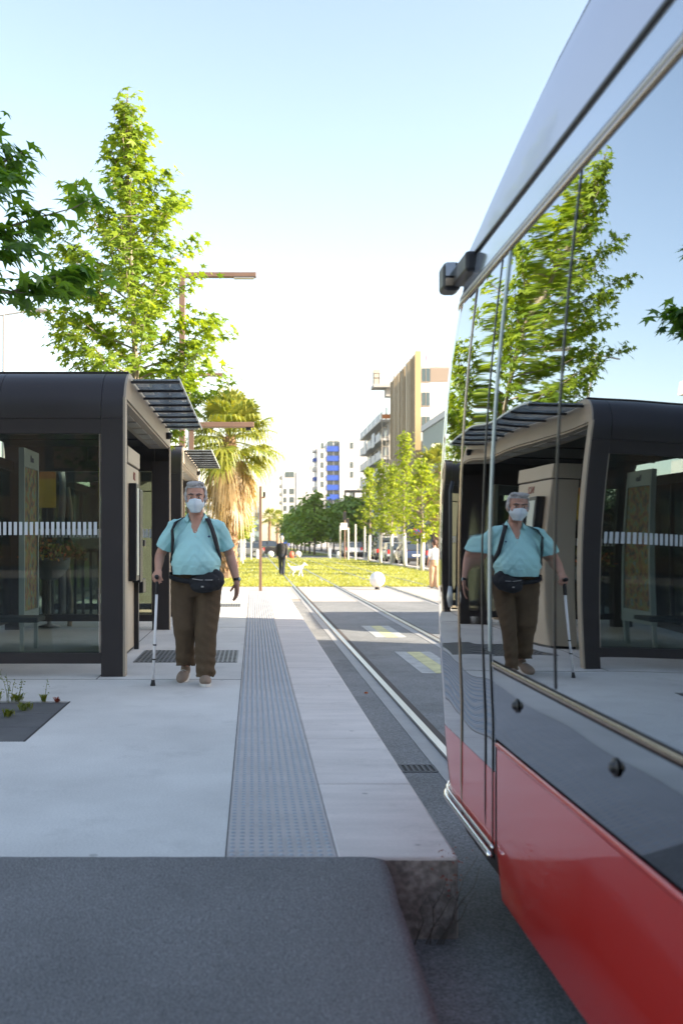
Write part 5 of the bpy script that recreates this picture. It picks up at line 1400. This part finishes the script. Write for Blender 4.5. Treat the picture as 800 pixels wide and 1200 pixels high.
# tufts of hair
bm = bmesh.new(); r = random.Random(8)
for i in range(900):
    th = r.uniform(0, 6.283); ph = r.uniform(0.0, 1.9)
    p = Vector((0.086*math.sin(ph)*math.cos(th), 0.022 + 0.100*math.sin(ph)*math.sin(th), 0.050 + 0.090*math.cos(ph)))
    if p.y < -0.03 and p.z < 0.085: continue
    if p.z < -0.03: continue
    nn = Vector((math.cos(th)*math.sin(ph), math.sin(th)*math.sin(ph), math.cos(ph) * .6)); tn = (Vector((0.3, -0.2, -1)) - nn * Vector((0.3, -0.2, -1)).dot(nn)).normalized()
    p = c + p; l = r.uniform(.012, .026); w = tn.cross(nn) * 0.0018
    bm.faces.new([bm.verts.new(p - w), bm.verts.new(p + w), bm.verts.new(p + tn * l + nn * r.uniform(.002, .012))])
link("hair_strands", bm, "hair_grey", man)
# mask
bm = bmesh.new(); rowsm = []
for i in range(9):
    t = i / 8; z = c.z - 0.020 - 0.104 * t; row = []
    for k in range(15):
        u = -1 + 2 * k / 14; wd = 0.078 * (1 - 0.40 * max(0, t - .45) / .55) * (0.86 + 0.14 * math.sin(math.pi * min(1, t * 1.2)))
        bulge = 0.030 * math.sin(math.pi * (0.15 + 0.75 * t)) + 0.012 * (1 - abs(u)) * (1 if t < .6 else .5)
        x = wd * u; y = -(0.105 * math.sqrt(max(0.02, 1 - (u * 0.93) ** 2)) + bulge * (1 - u * u) ** 0.8 + 0.014 * (1 - abs(u)))
        row.append(bm.verts.new((c.x + x, c.y + y, z + 0.010 * (1 - abs(u)) * (1 - t) - 0.006 * (1-u*u) * t)))
    rowsm.append(row)
for i in range(8):
    for k in range(14): bm.faces.new((rowsm[i][k], rowsm[i][k+1], rowsm[i+1][k+1], rowsm[i+1][k]))
o = link("face_mask", bm, "mask_white", man, smooth=True); s_ = o.modifiers.new("s", 'SOLIDIFY'); s_.thickness = 0.002
bm = bmesh.new()
for q in (-1, 1):
    for z0, z1 in ((-0.03, 0.018), (-0.085, -0.028)): tube(bm, [c + Vector((q*0.062, -0.045, z0)), c + Vector((q*0.076, -0.02, (z0+z1)/2)), c + Vector((q*0.084, 0.012, z1))], 0.0016, 5)
link("mask_loops", bm, "mask_white", man)
# polo shirt
bm = bmesh.new()
rings(bm, [(0.87, 0, -0.045, 0.196, 0.186), (0.94, 0, -0.052, 0.204, 0.194), (0.99, 0, -0.062, 0.209, 0.203), (1.04, 0, -0.066, 0.210, 0.208), (1.10, 0, -0.058, 0.206, 0.200), (1.18, 0, -0.035, 0.199, 0.176), (1.26, 0, -0.012, 0.197, 0.148), (1.32, 0, 0.0, 0.188, 0.122), (1.365, 0, 0.0, 0.150, 0.098), (1.395, 0, -0.008, 0.105, 0.085), (1.425, 0, -0.018, 0.075, 0.075)], 32)
for S, E_ in ((sh_r, el_r), (sh_l, el_l)):
    S2, E2 = Vector(S), Vector(E_); d = (E2 - S2)
    limb(bm, [S2 + Vector((-0.06 if S[0] > 0 else 0.06, 0, 0.01)), S2, S2 + d * .40, S2 + d * .95], [0.068, 0.073, 0.067, 0.072], 18)
me = remesh(bm, 0.0075, 4, 0.0)
sv = me.vertices; nl = [v.normal.copy() for v in sv]
for v, nn in zip(sv, nl):
    x, y, z = v.co
    f = 0.006 * noise.noise(Vector((x * 9 + z * 5, y * 6, z * 7))) + 0.0065 * noise.noise(Vector((x * 5, y * 4, z * 22 + abs(x) * 26))) + 0.004 * noise.noise(Vector((x * 30 - z * 14, y * 9, z * 12)))
    if z < 1.0: f += 0.005 * math.sin(x * 46 + 2 * z)
    v.co += nn * f * 1.3
b2 = bmesh.new(); b2.from_mesh(me)   # open neck placket and sleeve ends
kill = [v for v in b2.verts if v.co.y < -0.03 and v.co.z > 1.30 and abs(v.co.x) < 0.060 * (v.co.z - 1.30) / 0.11]
for S, E_ in ((sh_r, el_r), (sh_l, el_l)):
    S2, E2 = Vector(S), Vector(E_); d = (E2 - S2)
    for v in b2.verts:
        t_ = (v.co - S2).dot(d) / d.length_squared
        if t_ > 0.76 and ((v.co - S2) - d * t_).length < 0.10 and abs(v.co.x) > 0.19: kill.append(v)
kill += [v for v in b2.verts if v.co.z < 0.925]
kill = list(set(kill))
bmesh.ops.delete(b2, geom=kill, context='VERTS'); b2.to_mesh(me); b2.free()
shirt = from_mesh("polo_shirt", me, "polo_turquoise", man); s_ = shirt.modifiers.new("s", 'SOLIDIFY'); s_.thickness = 0.003
# skin under the open placket
bm = bmesh.new(); rings(bm, [(1.27, 0, -0.035, 0.05, 0.125), (1.33, 0, -0.030, 0.065, 0.104), (1.38, 0, -0.025, 0.07, 0.080), (1.43, 0, -0.03, 0.062, 0.064)], 20)
me = remesh(bm, 0.007, 3); from_mesh("chest", me, "skin", man)
# collar
bm = bmesh.new()
for q in (-1, 1):
    A = [bm.verts.new(p) for p in ((q*0.012, 0.062, 1.465), (q*0.068, 0.035, 1.458), (q*0.080, -0.035, 1.438), (q*0.050, -0.090, 1.405))]
    B = [bm.verts.new(p) for p in ((q*0.012, 0.088, 1.420), (q*0.095, 0.045, 1.415), (q*0.112, -0.060, 1.392), (q*0.062, -0.130, 1.345))]
    for i in range(3): bm.faces.new((A[i], A[i+1], B[i+1], B[i]))
o = link("collar", bm, "polo_turquoise", man, smooth=True); s_ = o.modifiers.new("s", 'SOLIDIFY'); s_.thickness = 0.005
ss = o.modifiers.new("ss", 'SUBSURF'); ss.levels = 1; ss.render_levels = 1
bm = bmesh.new(); ellip(bm, (0.115, -0.158, 1.245), (0.010, 0.004, 0.008), 8); link("chest_emblem", bm, "ink_blue", man)
# trousers
bm = bmesh.new()
rings(bm, [(0.74, 0, 0.005, 0.185, 0.125), (0.80, 0, 0.0, 0.205, 0.145), (0.88, 0, -0.005, 0.213, 0.160), (0.96, 0, -0.02, 0.205, 0.165), (0.985, 0, -0.02, 0.20, 0.16)], 30)
limb(bm, [(-0.105, 0, 0.84), (-0.105, -0.01, 0.66), (-0.100, -0.02, 0.48), (-0.098, 0.07, 0.30), (-0.104, 0.17, 0.06)], [(0.118, 0.135), (0.110, 0.120), (0.097, 0.100), (0.086, 0.088), (0.082, 0.084)], 20)
limb(bm, [(0.105, 0, 0.84), (0.100, -0.04, 0.66), (0.088, -0.08, 0.48), (0.080, -0.085, 0.30), (0.076, -0.09, 0.03)], [(0.118, 0.135), (0.110, 0.120), (0.095, 0.100), (0.086, 0.088), (0.082, 0.088)], 20)
me = remesh(bm, 0.0075, 4)
sv = me.vertices; nl = [v.normal.copy() for v in sv]
for v, nn in zip(sv, nl):
    x, y, z = v.co
    v.co += nn * (0.008 * noise.noise(Vector((x * 16, y * 10, z * 5))) + 0.006 * noise.noise(Vector((x * 7, y * 7, z * 20 + 14 * x))) + (0.009 * math.sin(z * 75 + 14 * x + 20 * y) * max(0, 1 - z / 0.34)))
b2 = bmesh.new(); b2.from_mesh(me)
bmesh.ops.delete(b2, geom=[v for v in b2.verts if (v.co.x < 0 and v.co.z < 0.125 - 0.1 * (v.co.y - 0.15)) or (v.co.x >= 0 and v.co.z < 0.060 + 0.12 * (-0.09 - v.co.y))], context='VERTS'); b2.to_mesh(me); b2.free()
tr_ = from_mesh("trousers", me, "trousers_brown", man); s_ = tr_.modifiers.new("s", 'SOLIDIFY'); s_.thickness = 0.004
# buttons of the placket
for q in range(2):
    bm = bmesh.new(); ellip(bm, (0.004, -0.168 + 0.0 * q, 1.285 - 0.04 * q), (0.005, 0.004, 0.005), 8); link("button", bm, "sole_pale", man)
# shoes
def shoe(ax, ay, az, yaw, pitch, lab):
    bm = bmesh.new()
    ellip(bm, (0, -0.07, 0.046), (0.051, 0.108, 0.044), 18); ellip(bm, (0, 0.05, 0.058), (0.042, 0.066, 0.056), 16); ellip(bm, (0, 0.03, 0.085), (0.036, 0.045, 0.035), 14)
    me = remesh(bm, 0.006, 3); o = from_mesh("shoe", me, "suede_tan", man); o.location = (ax, ay, az); o.rotation_euler = (R(pitch), 0, R(yaw))
    bm = bmesh.new(); N_ = 24
    T = []
    for z_, k_ in ((0.0, 0.96), (0.006, 1.0), (0.024, 1.0), (0.028, .95)):
        T.append([bm.verts.new(((0.048 - 0.008 * (math.sin(a) > 0) * abs(math.sin(a))) * k_ * math.cos(a), -0.025 + 0.148 * k_ * math.sin(a), z_)) for a in [2*math.pi*i/N_ for i in range(N_)]])
    for i in range(3):
        for k in range(N_): bm.faces.new((T[i][k], T[i][(k+1) % N_], T[i+1][(k+1) % N_], T[i+1][k]))
    bm.faces.new(T[0][::-1]); bm.faces.new(T[-1])
    link("sole", bm, "sole_pale", o, smooth=False)
    bm = bmesh.new()
    for i in range(4): tube(bm, [(-0.024, -0.035 - 0.020*i, 0.086 - 0.006*i), (0, -0.037 - 0.020*i, 0.0945 - 0.006*i), (0.024, -0.035 - 0.020*i, 0.086 - 0.006*i)], 0.003, 5)
    link("laces", bm, "sole_pale", o)
shoe(0.078, -0.11, 0.0, 6, 0, "")
shoe(-0.108, 0.15, 0.020, -10, 16, "")
# watch
bm = bmesh.new(); wv = Vector(wr_l)
tube(bm, [wv + Vector((-.004, .002, .028)), wv + Vector((0, 0, .008))], 0.031, 16); link("watch", bm, "black_plastic", man)
bm = bmesh.new(); ellip(bm, wv + Vector((0.024, -0.018, .018)), (0.012, 0.012, 0.016), 12); link("watch_face", bm, "frame_pale", man)
# backpack with straps
bp = empty("backpack", (OX, OY + 0.13, 0), "black backpack worn by the walking man, its straps over his shoulders", "backpack")
bm = bmesh.new(); ellip(bm, (0, 0.09, 1.12), (0.17, 0.11, 0.23), 24); bk = remesh(bm, 0.012, 4, 0.01, 9); from_mesh("bag", bk, "bag_black", bp)
for q, pts in ((-1, [(-0.10, 0.0, 1.33), (-0.115, -0.10, 1.408), (-0.165, -0.215, 1.37), (-0.195, -0.262, 1.30), (-0.188, -0.290, 1.22), (-0.196, -0.270, 1.13), (-0.215, -0.19, 1.05), (-0.17, -0.03, 0.98)]),
               (1, [(0.09, 0.0, 1.33), (0.085, -0.10, 1.416), (0.105, -0.225, 1.385), (0.140, -0.282, 1.31), (0.165, -0.300, 1.23), (0.185, -0.285, 1.15), (0.215, -0.20, 1.06), (0.17, -0.03, 0.98)])):
    bm = bmesh.new(); P = [Vector(p) for p in pts]; rowA = []
    fine_ = []
    for i in range(len(P)-1):
        for k in range(4): fine_.append(P[i].lerp(P[i+1], k/4))
    fine_.append(P[-1])
    for i, p in enumerate(fine_):
        d = (fine_[min(i+1, len(fine_)-1)] - fine_[max(0, i-1)]).normalized(); ct = Vector((0, -0.13, 1.15)); nn = Vector((p.x * .6, p.y - ct.y + 0.08, max(0, p.z - 1.28) * 3)).normalized()
        if nn.length < .1: nn = Vector((0, -1, 0))
        sd2 = d.cross(nn).normalized(); rowA.append((bm.verts.new(p + sd2 * 0.024), bm.verts.new(p - sd2 * 0.024)))
    for a, b in zip(rowA, rowA[1:]): bm.faces.new((a[0], a[1], b[1], b[0]))
    o = link("strap", bm, "bag_black", bp, smooth=True); s_ = o.modifiers.new("s", 'SOLIDIFY'); s_.thickness = 0.006; s_.offset = 0
# waist bag
wb = empty("waist_bag", (OX, OY, 0.9), "black waist bag strapped across the front of the walking man's hips", "waist bag")
bm = bmesh.new(); ellip(bm, (0.095, -0.190, -0.035), (0.150, 0.075, 0.085), 24); ellip(bm, (0.075, -0.215, -0.070), (0.115, 0.062, 0.055), 20); ellip(bm, (0.17, -0.17, 0.0), (0.075, 0.06, 0.075), 16)
wm = remesh(bm, 0.007, 3, 0.008, 16); from_mesh("pouch", wm, "bag_black", wb)
bm = bmesh.new(); prev = None; N_ = 48; rowb = []
for i in range(N_):
    a = 2*math.pi*i/N_; x = 0.222 * math.cos(a); y = -0.02 + 0.185 * math.sin(a); z = 0.015 - 0.035 * (x / 0.22) * 0.2 - 0.045 * max(0, -math.sin(a))
    rowb.append([bm.verts.new((x, y, z + 0.02)), bm.verts.new((x * 1.01, y * 1.01, z - 0.02))])
for i in range(N_): bm.faces.new((rowb[i][0], rowb[(i+1) % N_][0], rowb[(i+1) % N_][1], rowb[i][1]))
o = link("belt", bm, "bag_black", wb, smooth=True); s_ = o.modifiers.new("s", 'SOLIDIFY'); s_.thickness = 0.006; s_.offset = 1
bm = bmesh.new(); tube(bm, [(-0.02, -0.243, -0.005), (0.05, -0.262, -0.015), (0.14, -0.262, -0.015), (0.20, -0.235, -0.01)], 0.003, 5); link("zip", bm, "lamp_grey", wb)
bm = bmesh.new(); box(bm, 0.055, 0.075, -0.285, -0.270, -0.075, -0.063); link("buckle", bm, "lamp_grey", wb)
# cane
hx, hy, hz = OX + wr_r[0] + 0.0, OY + wr_r[1] - 0.075, wr_r[2] - 0.065
tipx, tipy = OX - 0.352, OY - 0.175
cn = empty("walking_cane", (tipx, tipy, 0), "white walking cane with black grip held in the man's right hand", "cane")
g0 = Vector((hx - tipx, hy - tipy, hz)); tp = Vector((0, 0, 0.0)); dv = (g0 - tp)
bm = bmesh.new(); tube(bm, [tp + dv * 0.04, tp + dv * 0.86], 0.0115, 14); link("shaft", bm, "cane_white", cn, smooth=True)
for f in (0.24, 0.375): 
    bm = bmesh.new(); tube(bm, [tp + dv * f, tp + dv * (f + 0.012)], 0.0155, 14); link("collar", bm, "black_plastic", cn)
bm = bmesh.new(); tube(bm, [tp + dv * 0.85, tp + dv * 0.97], 0.015, 14); link("neck", bm, "black_plastic", cn)
bm = bmesh.new(); limb(bm, [g0 + Vector((0.0, -0.055, 0.012)), g0 + Vector((0, 0, 0.0)), g0 + Vector((0, 0.07, -0.0))], [0.019, 0.016, 0.014], 14); link("grip", bm, "black_plastic", cn, smooth=True)
bm = bmesh.new(); tube(bm, [tp, tp + dv * 0.015, tp + dv * 0.055], [0.022, 0.020, 0.014], 14); link("rubber_tip", bm, "black_rubber", cn, smooth=True)

# ---- background people
def walker(x, y, face, H, label, top, low, hair, skirt=False, stride=0.14, dress=False):
    """small figure, local facing -y, scaled to height H"""
    s = H / 1.75; bm = bmesh.new()
    head(bm, (0, -0.02, 1.61), 0.98)
    limb(bm, [(0, 0, 1.38), (0, -0.01, 1.5)], [0.055, 0.05], 10)
    rings(bm, [(0.88, 0, 0, 0.13, 0.10), (1.05, 0, 0, 0.125, 0.10), (1.25, 0, 0, 0.15, 0.11), (1.36, 0, 0, 0.15, 0.09), (1.42, 0, 0, 0.07, 0.06)], 16)
    A = {}
    for q in (-1, 1):
        S, E_, W_ = Vector((q*.17, 0, 1.35)), Vector((q*.22, .04*q, 1.08)), Vector((q*.22, -0.10*q*1, .86))
        limb(bm, [S, E_], [.045, .038], 10); limb(bm, [E_, W_], [.036, .026], 10); hand(bm, W_, (0, -0.1, -1), (-q, 0, 0), 0.95, .3, q)
        Hp, K, An = Vector((q*.085, 0, .88)), Vector((q*.085, -q*stride*.4 - .03, .48)), Vector((q*.08, -q*stride, .09))
        limb(bm, [Hp, K], [.075, .055], 10); limb(bm, [K, An], [.052, .036], 10); A[q] = (S, E_, W_, Hp, K, An)
    me = remesh(bm, 0.010, 2); p = from_mesh("person", me, "skin"); p.location = (x, y, GZ); p.rotation_euler.z = face; p.scale = (s, s, s); tag(p, label, "person")
    face_bits(p, (0, -0.02, 1.61), 0.98, brow=hair)
    bm = bmesh.new(); ellip(bm, (0, 0.02, 1.665), (.085, .10, .080), 18); ellip(bm, (0, 0.06, 1.60), (.072, .05, .08), 14)
    if skirt: ellip(bm, (0, 0.11, 1.64), (.04, .045, .04), 12)
    me = remesh(bm, .010, 2); b2 = bmesh.new(); b2.from_mesh(me)
    bmesh.ops.delete(b2, geom=[v for v in b2.verts if v.co.y < -0.05 and v.co.z < 1.68], context='VERTS'); b2.to_mesh(me); b2.free(); from_mesh("hair", me, hair, p)
    bm = bmesh.new()
    rings(bm, [(0.93 if not skirt else 1.02, 0, 0, 0.165, 0.125), (1.05, 0, 0, 0.155, 0.122), (1.25, 0, 0, 0.178, 0.13), (1.36, 0, 0, 0.168, 0.105), (1.43, 0, 0, 0.075, 0.07)], 18)
    for q in (-1, 1):
        S, E_, W_, Hp, K, An = A[q]; limb(bm, [S, E_] if not skirt else [S, S.lerp(E_, .7)], [.062, .054], 12)
        if not skirt: limb(bm, [E_, E_.lerp(W_, .9)], [.052, .042], 12)
    from_mesh("jacket" if not skirt else "blouse", remesh(bm, .011, 3, .006, 9), top, p)
    bm = bmesh.new(); rings(bm, [(0.80, 0, 0, 0.15, 0.115), (0.9, 0, 0, 0.165, 0.125), (1.02, 0, 0, 0.14, 0.11)], 18)
    for q in (-1, 1):
        S, E_, W_, Hp, K, An = A[q]; k = 1.35 if skirt else 1.0
        limb(bm, [Hp, Hp.lerp(K, .5), K, K.lerp(An, .95)], [.092, .082*k, .070*k, .058*k*1.2], 14)
    from_mesh("trousers", remesh(bm, .011, 3, .006, 9), low, p)
    for q in (-1, 1):
        An = A[q][5]; bm = bmesh.new(); ellip(bm, An + Vector((0, -.07, -.045)), (.04, .12, .04), 12); sh_ = link("shoe", bm, "black_plastic" if not skirt else "sole_pale", p, smooth=True)
    return p
walker(1.28, 46.3, R(168), 1.80, "man in dark jacket and jeans walking away along the rail", "suit_dark", "jeans_dark", "hair_grey", stride=0.10)
walker(5.86, 33.2, R(185), 1.60, "woman in white blouse and sand coloured trousers by the tram's front edge", "blouse_white", "trousers_sand", "hair_brown", skirt=True, stride=0.05)
# white dog trotting beside the man in dark clothes
bm = bmesh.new()
limb(bm, [(-0.22, 0, .38), (-0.05, 0, .36), (0.14, 0, .37), (0.22, 0, .40)], [(.085, .10), (.085, .095), (.10, .12), (.085, .10)], 14)
limb(bm, [(0.22, 0, .42), (0.33, 0, .54)], [.07, .055], 12); ellip(bm, (0.37, 0, .57), (.075, .06, .06), 14); limb(bm, [(0.40, 0, .56), (0.49, 0, .535)], [.035, .024], 10)
for q in (-1, 1):
    ellip(bm, (0.335, q*.05, .60), (.018, .014, .045), 10)
    limb(bm, [(0.19, q*.06, .34), (0.20 + q*.05, q*.06, .20), (0.19 + q*.10, q*.06, .03)], [.045, .028, .022], 10); ellip(bm, (0.205 + q*.10, q*.06, .02), (.035, .022, .02), 10)
    limb(bm, [(-0.20, q*.06, .34), (-0.15 - q*.06, q*.065, .23), (-0.25 - q*.07, q*.065, .14), (-0.24 - q*.09, q*.065, .03)], [.06, .04, .024, .02], 10); ellip(bm, (-0.22 - q*.09, q*.065, .02), (.035, .022, .02), 10)
limb(bm, [(-0.27, 0, .43), (-0.36, 0, .52), (-0.38, 0, .62)], [.03, .026, .018], 10)
mat("fur_white", (0.80, 0.78, 0.74), 0.9, bump=0.5, bs=30)
dg = from_mesh("dog", remesh(bm, 0.009, 2, .008, 22), "fur_white"); dg.location = (1.86, 44.5, GZ); dg.rotation_euler.z = R(8); dg.scale = (0.95, 0.95, 0.95)
tag(dg, "white dog trotting on the grass beside the man in dark clothes", "dog")
# ================================================================ HAZE
m = bpy.data.materials.new("haze_air"); m.use_nodes = True
nt = m.node_tree; nt.nodes.remove(nt.nodes["Principled BSDF"])
pv = nt.nodes.new("ShaderNodeVolumePrincipled"); pv.inputs["Color"].default_value = (1.0, 0.97, 0.92, 1)
pv.inputs["Density"].default_value = 0.00012; pv.inputs["Anisotropy"].default_value = 0.2
nt.links.new(pv.outputs[0], nt.nodes["Material Output"].inputs["Volume"]); MATS["haze_air"] = m
hz = boxm("haze", (-1000, 1000, -350, 1900, -2.0, 48.0), "haze_air"); hz['kind'] = 'stuff'
